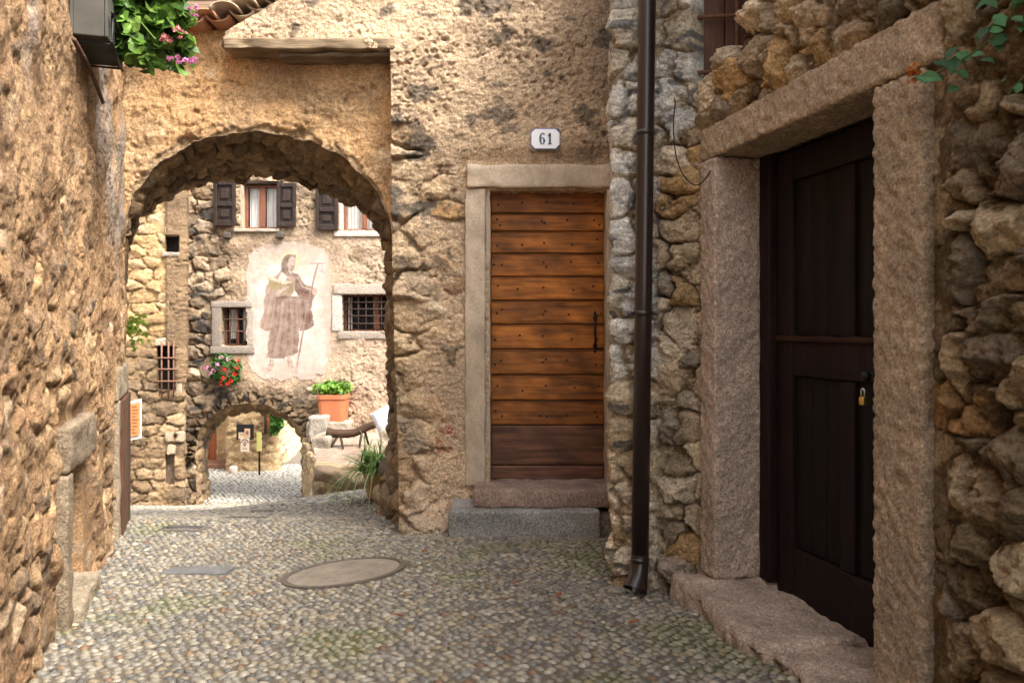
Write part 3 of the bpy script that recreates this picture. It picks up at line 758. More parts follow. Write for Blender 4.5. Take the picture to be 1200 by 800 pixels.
# ================================================================== LEFT HOUSE
left = thing('rubble_house', 'rough brown rubble house with a low niche and cellar door under the flower box', 'house', (-2.1, 4, 0))
LP = [(float(LWx(-1.0)), -1.0), (float(LWx(6.15)), 6.15), (float(LWx(7.95)), 7.95)]
_l1 = math.hypot(LP[1][0] - LP[0][0], 7.15)
def sL(Y): 
    return (Y + 1) / 7.15 * _l1 if Y < 6.15 else _l1 + (Y - 6.15) * math.hypot(1, .415)
def field_left(s, z):
    r1 = rubble(s, z, .20, .12, 61, ew=0.186, rough=.3, warp=.3)
    low = sstep(2.5, 1.6, z + .5 * fbm(s * .8, z * .8, 62, 2))
    ml = .84 - .34 * low + .2 * fbm(s * 1.4, z * 1.4, 63, 3) + .35 * sstep(5.4, 7.2, s) * sstep(.8, 2.2, z)
    mcol = mixc(np.broadcast_to(np.array([.33, .225, .125]), s.shape + (3,)), np.broadcast_to(np.array([.25, .165, .09]), s.shape + (3,)), sstep(-.4, .4, fbm(s * 2.5, z * 2.5, 64, 4)))
    h, c, m = masonry(s, z, r1, .042, ml, mcol, [[.36, .24, .13], [.40, .29, .17], [.27, .19, .12], [.44, .34, .23], [.33, .215, .12], [.2, .15, .1]], mrough=.55, mfine=11, seed=65, tint=(1.18, 1.06, .98))
    h = h - .022 + .02 * fbm(s * 3, z * 3, 67, 3)
    grey = sstep(.25, .6, fbm(s * 1.5, z * .6, 66, 3)) * sstep(1.5, 2.2, z)
    c = mixc(c, np.broadcast_to(np.array([.24, .22, .2]), c.shape), .6 * grey)
    Yw = np.where(s < _l1, s / _l1 * 7.15 - 1, 6.15 + (s - _l1) / 1.0886)
    fl = np.maximum(sstep(.16, .04, np.maximum(np.maximum(3.84 - Yw, Yw - 4.70), np.maximum(z - 1.0, .0 - z))), sstep(.08, .0, np.maximum(np.maximum(5.82 - Yw, Yw - 6.9), z - 1.18)))
    h = h * (1 - fl) - .03 * fl
    tail = sstep(sL(6.9), sL(7.3), s) * sstep(1.0, .4, z)
    h = h + .02 * tail
    return h, c
nz_ = [(sL(3.98), .20), (sL(4.62), .10), (sL(4.62), .76), (sL(4.30), .88), (sL(3.98), .80)]
cd = [(sL(5.95), -.25), (sL(6.85), -.35), (sL(6.85), .93), (sL(5.95), .98)]
SL = np.concatenate([np.arange(0, sL(2.3), .1), np.arange(sL(2.3), sL(7.95), .0115)])
ZL = np.concatenate([np.arange(-.6, 3.6, .0115), np.arange(3.6, 5.1, .09)])
wall('wall', LP, SL, ZL, field_left, M_STONE, left, [nz_, cd], skirt=.32)
def LM(Y0, sl_=None):
    """local frame on the left wall: x along (+Y), y into the wall, z up"""
    x0 = float(LWx(Y0)); sl_ = sl_ or -.34; d = np.array([sl_, 1, 0]); d /= np.linalg.norm(d); nin = np.array([-d[1], d[0], 0])
    def f(V): return np.array([x0, Y0, 0]) + V[:, :1] * d + V[:, 1:2] * nin + V[:, 2:3] * np.array([0, 0, 1.0])
    return f
m_ = LM(3.98)
mb = MB(); mb.rbox((-.02, .26, -.1), (.74, .34, 1.0), r=.01, amp=.008, freq=7, seed=3, res=.03, c=(.22, .14, .075), cvar=.3, M=m_); mb.build('niche_back', M_STONE, left, True)
mb = MB(); mb.rbox((-.13, -.025, .02), (.0, .3, .80), r=.015, amp=.007, freq=6, seed=5, res=.025, c=(.29, .22, .145), cvar=.25, M=m_); mb.build('niche_jamb', M_CUT, left, True)
mb = MB(); mb.rbox((-.10, -.03, .80), (.72, .3, 1.02), r=.02, amp=.010, freq=5, seed=6, res=.025, c=(.28, .21, .14), cvar=.25, M=m_); mb.build('niche_lintel', M_CUT, left, True)
mb = MB(); mb.rbox((-.02, -.06, -.04), (.70, .3, .16), r=.02, amp=.012, freq=5, seed=8, res=.025, c=(.34, .27, .19), cvar=.25, M=m_); mb.build('niche_sill', M_CUT, left, True)
m_ = LM(5.95, -.39)
mb = MB(); mb.rbox((-.14, -.012, -.3), (.0, .25, .97), r=.012, amp=.006, freq=5, seed=9, res=.03, c=(.33, .26, .18), cvar=.15, M=m_)
mb.rbox((-.16, -.015, .975), (1.0, .25, 1.2), r=.02, amp=.012, freq=5, seed=10, res=.03, c=(.33, .26, .18), cvar=.15, M=m_); mb.build('cellar_door_frame', M_CUT, left, True)
mb = MB()
for k in range(5): mb.rbox((.02 + k * .19, -.03, -.4), (.2 + k * .19, .03, .965), r=.006, amp=.002, seed=k, res=.1, c=np.array([.085, .04, .022]) * (.8 + .4 * rng.random()), cvar=.2, M=m_)
mb.build('cellar_door', M_WOODV, left)

# rusty bar on the wall + flower box
def LWp(u, off=.03, v=None, Y=None):
    # point on the left wall seen at pixel column u
    k = (u - 600) / F; Yq = (-2.81 + .34 * 6.15) / (k + .34)
    p = np.array([k * Yq, Yq, 0]); n = np.array([1, .34, 0]) / math.hypot(1, .34)
    p = p + n * off; p[2] = EYE - (v - 385) / F * Yq; return p
bar = MB().tube([LWp(72, .05, 45), LWp(90, .06, 80), LWp(109, .05, 119)], .011, 8, (.10, .05, .03)).build('iron_bar', M_RUST, None, True)
tag(bar, 'thin rusty iron bar fixed diagonally on the rubble wall under the flower box', 'iron bar')
fb = thing('flower_box', 'grey window box of pink geraniums on an iron bracket, high on the rubble wall', 'flower box', (-2.1, 4.4, 2.95))
mF = lambda V: LM(4.02)(V * np.array([.8, .75, 1]) + np.array([0, .06, .02]))
mb = MB()
zb0, zb1 = 2.84, 3.12
for a, b_ in (((0, -.30, zb0), (.62, -.28, zb1)), ((0, -.10, zb0), (.62, -.08, zb1)), ((0, -.28, zb0), (.02, -.10, zb1)), ((.60, -.28, zb0), (.62, -.10, zb1)), ((.02, -.28, zb0), (.60, -.10, zb0 + .02))):
    mb.rbox(a, b_, r=.006, amp=.002, seed=2, res=.06, c=(.065, .06, .05), cvar=.3, M=mF)
mb.rbox((-.01, -.315, zb1 - .03), (.63, -.27, zb1 + .005), r=.006, res=.1, c=(.08, .075, .06), M=mF)
mb.box((.02, -.28, zb0 + .02), (.60, -.10, zb1 - .04), (.05, .035, .025), M=mF)
mb.build('planter', M_CLOTH, fb)
mb = MB()
for xx in (.06, .56):
    tp = mF(np.array([(xx, .02, zb1 + .02), (xx, -.06, zb1 + .02), (xx, -.06, zb0 - .02), (xx, -.32, zb0 - .02), (xx, -.32, zb0 + .12)]))
    mb.tube(tp, .008, 6, (.02, .02, .02))
mb.tube(mF(np.array([(.0, -.32, zb0 - .02), (.62, -.32, zb0 - .02)])), .008, 6, (.02, .02, .02)); mb.tube(mF(np.array([(.0, -.325, zb0 + .12), (.62, -.325, zb0 + .12)])), .007, 6, (.02, .02, .02))
mb.build('bracket', M_IRON, fb, True)
rng = np.random.default_rng(44)
def blob_leaves(mb, cen, rad, n, sz, cols, shape='round', shell=.45):
    d = rng.normal(size=(n, 3)); d /= np.linalg.norm(d, axis=1, keepdims=True); rr = (shell + (1 - shell) * rng.random(n)) 
    pts = np.array(cen) + d * rr[:, None] * np.array(rad); nr = d + np.array([0, 0, .7]) + .5 * rng.normal(size=(n, 3))
    c = np.array(cols)[rng.integers(0, len(cols), n)] * (.7 + .6 * rng.random((n, 1)))
    leaves(mb, pts, nr, sz * (.65 + .7 * rng.random(n)), c, rng, shape)
GRN = [[.10, .20, .035], [.14, .26, .04], [.08, .16, .03], [.2, .32, .06], [.05, .11, .02]]
mb = MB()
for u, v, Y, r_ in ((128, 5, 4.4, .15), (150, 22, 4.45, .17), (178, 12, 4.5, .16), (165, 48, 4.45, .13), (195, 40, 4.5, .13), (150, 55, 4.4, .1), (207, 20, 4.5, .1), (172, 66, 4.45, .08), (202, 62, 4.5, .09), (205, 76, 4.5, .05), (140, -20, 4.5, .18), (190, -25, 4.5, .18), (168, 74, 4.42, .05), (215, 50, 4.5, .05), (110, -15, 4.4, .14)):
    blob_leaves(mb, P(u, v, Y), (r_, r_, r_ * .8), int(46 * (r_ / .13) ** 2), .085, GRN)
mb.build('foliage', M_LEAF, fb)
mb = MB()
for k in range(16):
    a = P(150 + rng.normal() * 15, 10, 4.45); b_ = P(rng.uniform(130, 222), rng.uniform(-10, 75), 4.45 + .1 * rng.normal())
    mb.tube([a, (a + b_) / 2 + [0, 0, .05], b_], .004, 5, (.12, .2, .05))
mb.build('stems', M_LEAF, fb)
mb = MB()
def flower_head(mb, c, r_, col, n=16):
    for k in range(n):
        d = rng.normal(size=3); d /= np.linalg.norm(d); p = np.array(c) + d * r_ * np.array([1, 1, .7])
        for j in range(4):
            leaves(mb, [p + d * .004 + rng.normal(size=3) * r_ * .18], [d + .5 * rng.normal(size=3)], [r_ * .75], [np.array(col) * (.8 + .4 * rng.random())], rng, 'round')
for u, v in ((204, 70), (224, 69), (228, 13), (137, 22), (128, 12), (145, 30), (210, 38), (196, 46), (122, 8)):
    col = (.62, .22, .42) if u > 190 and v > 10 and v not in (38, 46) else (.6, .2, .22)
    flower_head(mb, P(u, v, 4.40), .026, np.array(col) * .9, 6)
mb.build('blossoms', M_PETAL, fb)

# ================================================================== RIGHT HOUSE
right = thing('boulder_house', 'shadowed house of rounded boulders with pale corner quoins and a dark panelled door', 'house', (1.2, 3.5, 0))
RP = [(.80, 6.0), (.548, 4.5), (.765, 4.5), (.955, 4.38), (float(RWx(4.15)), 4.15), (float(RWx(-1)), -1.0)]
_d = np.array([.227, -1, 0]) / math.hypot(.227, 1); _nout = np.array([-1, -.227, 0]) / math.hypot(1, .227)
_cs = [0]
for i in range(len(RP) - 1): _cs.append(_cs[-1] + math.hypot(RP[i + 1][0] - RP[i][0], RP[i + 1][1] - RP[i][1]))
def sR(Y): return _cs[4] + (4.15 - Y) * math.hypot(1, .227)
def field_right(s, z):
    t = s - _cs[2]                        # distance past the outer corner (x=.765)
    q = sstep(.05, -.03, t - .26 * sstep(2.35, 2.6, z) + .05 * fbm(z * 5, z * 0, 70, 2))
    rq = rubble(s + .4, z + .03, .30, .175, 71, ew=0.105, warp=.16, jit=.45, wvar=.1, rough=.30, tilt=.6)
    hq, cq, mq = masonry(s, z, rq, .065, .22, np.array([.34, .26, .17]), [[.62, .60, .57], [.54, .53, .51], [.68, .66, .62], [.56, .50, .41], [.50, .43, .33]], mrough=.25, seed=72, tint=(1.0, .98, .94))
    blk = sstep(.25, .5, fbm(s * 7, z * 11, 73, 4)) * mq
    cq = mixc(cq, np.broadcast_to(np.array([.10, .105, .115]), cq.shape), .8 * blk)
    cq = mixc(cq, cq * np.array([1.0, .86, .68]), sstep(1.8, .5, z))
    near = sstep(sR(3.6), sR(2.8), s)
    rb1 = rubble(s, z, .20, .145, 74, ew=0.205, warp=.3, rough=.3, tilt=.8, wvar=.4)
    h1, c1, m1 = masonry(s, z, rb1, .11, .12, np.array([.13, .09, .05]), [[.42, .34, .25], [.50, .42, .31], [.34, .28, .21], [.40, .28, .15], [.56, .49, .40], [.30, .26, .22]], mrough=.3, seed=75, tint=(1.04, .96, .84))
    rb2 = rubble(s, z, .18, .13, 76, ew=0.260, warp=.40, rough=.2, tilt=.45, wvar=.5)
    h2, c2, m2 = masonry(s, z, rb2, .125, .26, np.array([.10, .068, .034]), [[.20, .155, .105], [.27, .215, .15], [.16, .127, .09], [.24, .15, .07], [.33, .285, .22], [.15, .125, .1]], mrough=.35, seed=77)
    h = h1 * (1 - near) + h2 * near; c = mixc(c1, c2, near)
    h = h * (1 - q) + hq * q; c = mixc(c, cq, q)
    # sit behind the dressed frame
    Y = 4.15 - (s - _cs[4]) / math.hypot(1, .227)
    d = np.maximum(np.maximum(2.70 - Y, Y - 4.34), np.maximum(z - 2.46, .0 - z))
    fr = sstep(.10, .0, d); h = h * (1 - fr) + np.minimum(h, .01) * fr
    return h, c
dc = [(sR(4.21), .08), (sR(2.93), .08), (sR(2.93), 2.36), (sR(4.21), 2.36)]
wc = [(_cs[3] - .02, 2.72), (sR(4.10), 2.735), (sR(4.06), 2.79), (sR(3.97), 2.80), (sR(3.93), 2.88), (sR(3.83), 2.90), (sR(3.77), 2.97), (sR(3.70), 3.02), (sR(3.64), 3.15), (sR(3.58), 3.55), (_cs[3] - .02, 3.55)]
SR = np.concatenate([np.arange(0, 1.2, .06), np.arange(1.2, sR(2.15), .0056), np.arange(sR(2.15), sR(-.9), .1)])
ZR = np.concatenate([np.arange(-.25, 3.25, .0056), np.arange(3.25, 4.6, .06)])
wall('wall', RP, SR, ZR, field_right, M_STONE, right, [dc, wc], skirt=.38)
mb = MB(); mb.box((1.72, 4.9, -.2), (6.5, 6.2, 4.55), (.4, .3, .2)); mb.box((2.6, -1, -.2), (6.5, 4.88, 4.55), (.4, .3, .2)); mb.build('rear_wall', M_STONE, right)
mb = MB(); mb.add([(1.5, -1.2, 4.68), (.6, 5.7, 4.68), (3.6, 5.7, 5.4), (3.6, -1.2, 5.4), (6.8, 5.7, 4.68), (6.8, -1.2, 4.68)], [(0, 1, 2, 3), (3, 2, 4, 5)], (.32, .16, .1))
mb.add([(1.5, -1.2, 4.6), (.6, 5.7, 4.6), (3.6, 5.7, 5.32), (3.6, -1.2, 5.32), (6.8, 5.7, 4.6), (6.8, -1.2, 4.6)], [(0, 3, 2, 1), (3, 5, 4, 2)], (.2, .12, .08)); mb.build('roof', M_TERRA, right)
def RM(V):
    """x: towards the camera along the wall from the far jamb's inner edge, y: into the wall, z up"""
    o = np.array([RWx(4.155), 4.155, 0]); return o + V[:, :1] * _d - V[:, 1:2] * _nout + V[:, 2:3] * np.array([0, 0, 1.0])
def RMs(dx): 
    return lambda V: RM(V + np.array([dx, 0, 0]))
LEN = (4.155 - 2.994) * math.hypot(1, .227)     # opening length
PINK = np.array([.44, .335, .265]); TAN = np.array([.38, .28, .19])
mb = MB(); mb.rbox((-.165, -.055, .25), (.0, .215, 2.305), r=.014, amp=.006, freq=28, seed=31, res=.014, mx=160, c=PINK * 1.05, cvar=.2, M=RM); mb.build('far_jamb', M_CUT, right, True)
mb = MB(); mb.rbox((LEN + .01, -.05, -.05), (LEN + .265, .215, 2.305), r=.014, amp=.0065, freq=28, seed=32, res=.014, mx=180, c=TAN, cvar=.22, M=RM); mb.build('near_jamb', M_CUT, right, True)
def Mlint(V):
    W = V.copy(); t = (V[:, 0] + .18) / (LEN + .5); W[:, 2] = np.where(V[:, 2] > 2.4, V[:, 2] + .035 * t, V[:, 2]); return RM(W)
mb = MB(); mb.rbox((-.18, -.05, 2.31), (LEN + .34, .215, 2.465), r=.016, amp=.0065, freq=26, seed=33, res=.015, mx=160, c=TAN * 1.05, cvar=.2, M=Mlint)
mb.build('lintel', M_CUT, right, True)
# worn sill, bulging out toward the street
def Msill(V):
    W = V.copy(); t = np.clip((V[:, 0] + .15) / 1.6, 0, 1); out = (V[:, 1] < -.02)
    W[:, 1] = np.where(out, V[:, 1] - .05 * np.sin(t * 3.0) + .02 * np.sin(V[:, 0] * 9), V[:, 1])
    W[:, 2] = W[:, 2] - .02 * np.sin(t * 3.1) * (V[:, 2] > .2); return RM(W)
mb = MB(); mb.rbox((-.20, -.185, -.02), (.80, .26, .247), r=.03, amp=.014, freq=6, seed=34, res=.016, mx=120, c=PINK * 1.0, cvar=.25, M=Msill)
mb.rbox((.806, -.185, -.04), (1.45, .26, .235), r=.03, amp=.014, freq=6, seed=35, res=.016, mx=120, c=PINK * .95, cvar=.25, M=Msill); mb.build('sill', M_CUT, right, True)
# the panelled door
DK = np.array([.0095, .0038, .0019])
mb = MB(); y0 = .20
LD = LEN
mb.rbox((.0, y0 - .02, .245), (.09, y0 + .06, 2.31), r=.008, amp=.003, seed=1, res=.05, c=DK * 1.3, cvar=.25, M=RM)       # frame post
mb.rbox((.10, y0 + .02, .19), (.23, y0 + .07, 2.30), r=.008, amp=.002, seed=2, res=.05, c=DK * 1.1, cvar=.25, M=RM)
mb.rbox((LD - .15, y0 + .02, .25), (LD, y0 + .07, 2.30), r=.008, amp=.002, seed=3, res=.05, c=DK, cvar=.25, M=RM)
for za, zb_ in ((.19, .45), (1.25, 1.42), (2.16, 2.30)): mb.rbox((.232, y0 + .022, za), (LD - .152, y0 + .07, zb_), r=.01, amp=.002, seed=4, res=.05, c=DK * 1.15, cvar=.25, M=RM)
mb.rbox((.60, y0 + .024, .452), (.70, y0 + .068, 1.248), r=.008, amp=.002, seed=5, res=.05, c=DK, cvar=.25, M=RM)
mb.rbox((.60, y0 + .024, 1.422), (.70, y0 + .068, 2.158), r=.008, amp=.002, seed=6, res=.05, c=DK, cvar=.25, M=RM)
mb.rbox((.11, y0 + .006, 1.41), (LD - .02, y0 + .03, 1.435), r=.006, amp=.004, seed=9, res=.03, c=DK * 2.6, cvar=.25, M=RM)
for a, b_ in ((.232, .60), (.70, LD - .152)):
    for za, zb_ in ((.452, 1.248), (1.422, 2.158)):
        n_ = 3
        for k in range(n_):
            mb.rbox((a + (b_ - a) * k / n_ + .002, y0 + .045, za), (a + (b_ - a) * (k + 1) / n_ - .002, y0 + .06, zb_), r=.004, amp=.002, seed=10 + k, res=.1, c=DK * (.75 + .3 * rng.random()), cvar=.25, M=RM)
rdoor = mb.build('panelled_door', M_WOODD, right, True)
mb = MB(); mb.rbox((LD - .42, y0 + .004, 1.26), (LD - .25, y0 + .018, 1.30), r=.006, res=.05, c=(.03, .028, .026), M=RM); mb.ell(RM(np.array([[LD - .37, y0 - .005, 1.28]]))[0], (.018, .018, .022), (.02, .02, .02))
mb.build('hasp', M_IRON, rdoor, True)
pl = thing('padlock', 'small brass padlock hanging from the hasp of the dark panelled door', 'padlock', tuple(RM(np.array([[LD - 0.370, y0 - .02, 1.16]]))[0]))
mb = MB(); mb.rbox((LD - 0.386, y0 - .03, 1.165), (LD - 0.354, y0 - .012, 1.20), r=.006, amp=0, res=.02, c=(.62, .40, .10), M=RM); mb.build('body', M_BRASS, pl, True)
mb = MB(); mb.tube(RM(np.array([(LD - 0.370 + .011 * math.cos(t), y0 - .02, 1.197 + (.024 if 0 < t < 3.1 else 0) + .011 * math.sin(t)) for t in (math.pi, 3.05, 2.4, 1.57, .75, .09, 0)])), .0034, 8, (.55, .54, .52)); mb.build('shackle', M_IRON, pl, True)
# barred window in the splay over the far jamb
mb = MB()
for k in range(5): mb.rbox((.955 + .16 * k, 4.46, 2.5), (1.11 + .16 * k, 4.50, 3.6), r=.006, amp=.002, seed=k, res=.1, c=np.array([.075, .035, .022]) * (.8 + .4 * rng.random()), cvar=.2)
wn = mb.build('window', M_WOODV, right)
mb = MB()
for zz in (2.805, 3.09, 3.37): mb.tube([(.94, 4.42, zz - .012), (1.75, 4.40, zz + .035)], .011, 8, (.12, .06, .035))
for xx in (1.16, 1.38): mb.tube([(xx, 4.40, 2.55), (xx, 4.40, 3.6)], .011, 8, (.12, .06, .035))
mb.build('bars', M_RUST, wn, True)

# cable
kc = [P(788, 118, 4.38), P(789, 125, 4.35), P(787, 150, 4.34), P(790, 185, 4.33), P(799, 208, 4.30), P(812, 219, 4.27), P(822, 214, 4.24), P(830, 202, 4.2)]
kc = [k + np.array([0, -.05, 0]) for k in kc]
cb = MB().tube(spline(kc, 30), .0032, 6, (.025, .025, .03)).build('cable', M_IRON, None, True); tag(cb, 'loose black cable looping down the stones beside the downpipe', 'cable')

# drainpipe
pp = thing('drainpipe', 'dark brown metal downpipe running down the pale quoin corner', 'drainpipe', (.65, 4.38, 0))
YP = 4.36
pt = P(758.5, 0, YP); pb_ = P(750, 650, YP)
mb = MB(); BR = (.020, .011, .009)
top = pt + (pt - pb_) * .35
mb.tube([top, pt, (pt + pb_) / 2, pb_], .0445, 24, BR)
for v in (156, 655): 
    c_ = pt + (pb_ - pt) * (v / 650); dv = (pb_ - pt) / np.linalg.norm(pb_ - pt); mb.tube([c_ - dv * .012, c_ + dv * .012], .0475, 24, BR)
mb.build('pipe', M_PIPE, pp, True)
mb = MB(); g0 = pb_ + np.array([0, 0, .005])
mb.tube([g0, g0 + [-.002, -.003, -.06], g0 + [-.012, -.02, -.115], g0 + [-.032, -.045, -.168]], [.0445, .0455, .049, .062], 24, BR, cap=False)
mb.tube([g0 + [-.032, -.045, -.167], g0 + [-.012, -.02, -.115]], [.058, .044], 24, (.008, .006, .005), cap=False)
mb.build('shoe', M_PIPE, pp, True)
mb = MB(); c_ = pt + (pb_ - pt) * (367 / 650); mb.tube([c_ + [0, 0, -.013], c_ + [0, 0, .013]], .048, 24, BR)
for sx_ in (-1, 1): mb.tube([c_ + [sx_ * .043, 0, 0], c_ + [sx_ * .075, 0, 0]], .009, 8, BR); mb.ell(c_ + np.array([sx_ * .07, 0, 0]), (.013, .016, .013), (.06, .05, .045))
mb.tube([c_ + [0, .03, 0], c_ + [0, .16, 0]], .008, 6, BR); mb.build('bracket', M_PIPE, pp, True)

# ivy trailing in from the right
iv = thing('ivy', 'green ivy sprig trailing over the top corner of the dark door lintel', 'ivy', tuple(P(1140, 60, 2.5)))
mb = MB(); vine = spline([P(1215, -30, 2.3), P(1180, 25, 2.38), P(1150, 55, 2.44), P(1110, 80, 2.5), P(1086, 90, 2.55)], 30); mb.tube(vine, .003, 5, (.08, .1, .03))
v2 = spline([P(1225, 60, 2.3), P(1195, 95, 2.33), P(1180, 112, 2.35)], 12); mb.tube(v2, .003, 5, (.08, .1, .03)); mb.build('stem', M_LEAF, iv)
mb = MB(); pts = np.concatenate([vine[::1] + rng.normal(size=vine.shape) * .022, v2[::3] + rng.normal(size=v2[::3].shape) * .02, vine[:14] + rng.normal(size=(14, 3)) * .03])
leaves(mb, pts, np.array([[-.5, -.8, .5]] * len(pts)) + .5 * rng.normal(size=pts.shape), .05 * (.6 + .7 * rng.random(len(pts))), np.array([[.055, .14, .055]] * len(pts)) * (.6 + .9 * rng.random((len(pts), 1))), rng, 'leaf'); mb.build('leaves', M_LEAF, iv)
fn = thing('orange_lichen', 'small tuft of orange dried lichen on the dark door lintel', 'lichen', tuple(P(1072, 86, 2.66)))
mb = MB(); pts = P(1072, 86, 2.68) + rng.normal(size=(30, 3)) * .012; leaves(mb, pts, rng.normal(size=(30, 3)), np.full(30, .02), np.array([[.4, .14, .03]] * 30), rng); mb.build('tuft', M_LEAF, fn)

# ================================================================== STREET COVERS
mh = thing('manhole_cover', 'round concrete manhole cover in an iron ring among the cobbles', 'manhole cover', (MANHOLE[0], MANHOLE[1], float(ground(*MANHOLE[:2]))))
def on_ground(V, lift):
    W = V.copy(); W[:, 2] = ground(V[:, 0], V[:, 1]) + lift + V[:, 2]; return W
mb = MB(); a = np.arange(64) / 64 * 2 * math.pi
def disc(mb, rs, zs, c):
    V = []; n = 64
    for r_, z_ in zip(rs, zs): V += [(MANHOLE[0] + r_ * math.cos(t), MANHOLE[1] + r_ * math.sin(t), z_) for t in a]
    V = np.array(V); gz = EYE - hY(V[:, 1]) + .10 * (V[:, 0] + .94); V[:, 2] += gz + .002
    Fc = [(i * n + j, i * n + (j + 1) % n, (i + 1) * n + (j + 1) % n, (i + 1) * n + j) for i in range(len(rs) - 1) for j in range(n)]
    mb.add(V, Fc, c); return mb
disc(mb, [.305, .31, .315, .317, .343, .347], [.0, .0, .0, .007, .005, -.06], (.11, .09, .072)); mb.build('ring', M_RUST, mh)
mb = MB(); disc(mb, [.0, .1, .2, .28, .306, .309], [.009, .0085, .008, .006, .003, -.02], (.22, .185, .145)); mb.build('cover', M_CONC, mh)
drain_lab = ['plain grey stone slab between the manhole cover and the low wall niche', 'small dark slotted slab beside the low cellar door in the passage', 'wider dark slotted slab in the middle of the passage floor', 'pale plain slab on the passage floor, the one closest to the far archway']
for k, (cx_, cy_, a_, b_) in enumerate(DRAINS):
    mb = MB(); g = float(ground(cx_, cy_))
    def Mg(V): 
        W = V.copy(); W[:, 2] = V[:, 2] + (EYE - hY(V[:, 1])) + (ground(np.array([cx_]), np.array([cy_])) - (EYE - hY(np.array([cy_]))))[0]; return W
    mb.rbox((cx_ - a_, cy_ - b_, -.06), (cx_ + a_, cy_ + b_, .012), r=.008, amp=.004, freq=6, seed=k, res=.03, c=[(.14, .138, .135), (.15, .13, .115), (.15, .13, .11), (.25, .22, .19)][k], cvar=.15, M=Mg)
    for j in range(9 if 0 < k < 3 else 0):
        xj = cx_ - a_ * .85 + j * a_ * 1.7 / 8; mb.box((xj - .008, cy_ - b_ * .6, .0125), (xj + .008, cy_ + b_ * .6, .0155), (.07, .065, .06), M=Mg)
    o = mb.build('drain_slab', M_CONC, None, True); o.location = (0, 0, 0); tag(o, drain_lab[k], 'drain cover', 'flat drain slabs in the cobbles')

# ================================================================== FAR HOUSE WITH THE FRESCO
YF = 14.0
def PF(u, v, d=0): return P(u, v, YF) + np.array([0, -d, 0])
far = thing('fresco_house', 'tall pale plastered house with shutters and a low vaulted passage through it', 'house', (-3.5, YF, -1.4))
af = arch_curve(-5.17, -3.36, -.50, -.46, -4.32, .25, -1.9, -1.9)
def field_far(s, z):
    X = s - 5.6
    u = 600 + X / YF * F; v = 385 - (z - EYE) / YF * F
    r1 = rubble(s, z, .30, .20, 81, ew=0.174)
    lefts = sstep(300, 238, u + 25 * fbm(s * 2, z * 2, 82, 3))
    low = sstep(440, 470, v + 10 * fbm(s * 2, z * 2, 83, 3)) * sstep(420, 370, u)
    pl_ = np.exp(-(((u - 348) / 62) ** 4 + ((v - 366) / 92) ** 4))
    rightr = sstep(395, 410, u + 10 * fbm(s * 2, z * 2, 84, 2))
    ml = .74 - .52 * lefts - .50 * low + .5 * pl_ + .12 * rightr - .12 * sstep(290, 275, v) + .22 * fbm(s * 1.2, z * 1.2, 85, 3)
    base = np.broadcast_to(np.array([.50, .40, .29]), s.shape + (3,)).copy()
    base = mixc(base, np.broadcast_to(np.array([.56, .46, .37]), base.shape), rightr)
    base = mixc(base, np.broadcast_to(np.array([.68, .56, .47]), base.shape), np.clip(pl_ * 1.2, 0, 1))
    base = mixc(base, np.broadcast_to(np.array([.66, .55, .42]), base.shape), sstep(.15, .5, fbm(s * 1.6, z * 1.6, 86, 4)) * sstep(310, 250, v))
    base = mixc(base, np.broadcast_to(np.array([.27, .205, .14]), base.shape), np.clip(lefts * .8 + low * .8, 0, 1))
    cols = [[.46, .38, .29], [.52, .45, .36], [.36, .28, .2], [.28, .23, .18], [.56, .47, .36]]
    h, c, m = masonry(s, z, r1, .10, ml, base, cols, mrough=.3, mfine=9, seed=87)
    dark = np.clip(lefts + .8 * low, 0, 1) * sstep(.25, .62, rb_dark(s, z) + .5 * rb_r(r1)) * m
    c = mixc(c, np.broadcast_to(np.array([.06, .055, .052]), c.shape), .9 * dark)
    st = sstep(.2, .55, fbm(s * 1.1 + 3, z * .7, 88, 4)) * sstep(300, 220, v) 
    c = mixc(c, np.broadcast_to(np.array([.30, .22, .15]), c.shape), .55 * st)
    # voussoirs round the passage
    dx = X + 4.25; dz = z + .55; rad = np.hypot(dx / .865, np.maximum(dz, 0) / .72); an = np.arctan2(np.maximum(dz, -.2) / .72, dx / .865)
    ring = sstep(.97, 1.0, rad) * sstep(1.36, 1.26, rad + .06 * fbm(s * 4, z * 4, 89, 2)) * (dz > -.1)
    ra = rubble(an * .9 + 5, rad * .5, .10, .12, 90, ew=.2, jit=.9, warp=.4)
    hr, cr, mr = masonry(an * 3, rad, ra, .13, .15, np.array([.22, .165, .11]), [[.20, .15, .10], [.27, .2, .14], [.14, .11, .085], [.22, .165, .11], [.07, .065, .06]], seed=92)
    h = h * (1 - ring) + hr * ring; c = mixc(c, cr, ring)
    h = h * (1 - .95 * np.clip(pl_ * 1.6, 0, 1)) + .06 * np.clip(pl_ * 1.6, 0, 1)
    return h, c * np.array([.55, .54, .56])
def rb_dark(s, z): return .55 * fbm(s * 2.6, z * 3.5, 94, 3)
def rb_r(r): return r['r2']
sF = lambda X: X + 5.6
def rectF(u0, v0, u1, v1):
    a = PF(u0, v0); b_ = PF(u1, v1); return [(sF(a[0]), b_[2]), (sF(b_[0]), b_[2]), (sF(b_[0]), a[2]), (sF(a[0]), a[2])]
WIN = [(283, 213, 328, 269), (399, 213, 446, 270), (261, 360, 293, 405), (401, 345, 470, 388)]
cutF = [[(sF(x), z) for x, z in af]] + [rectF(*w_) for w_ in WIN]
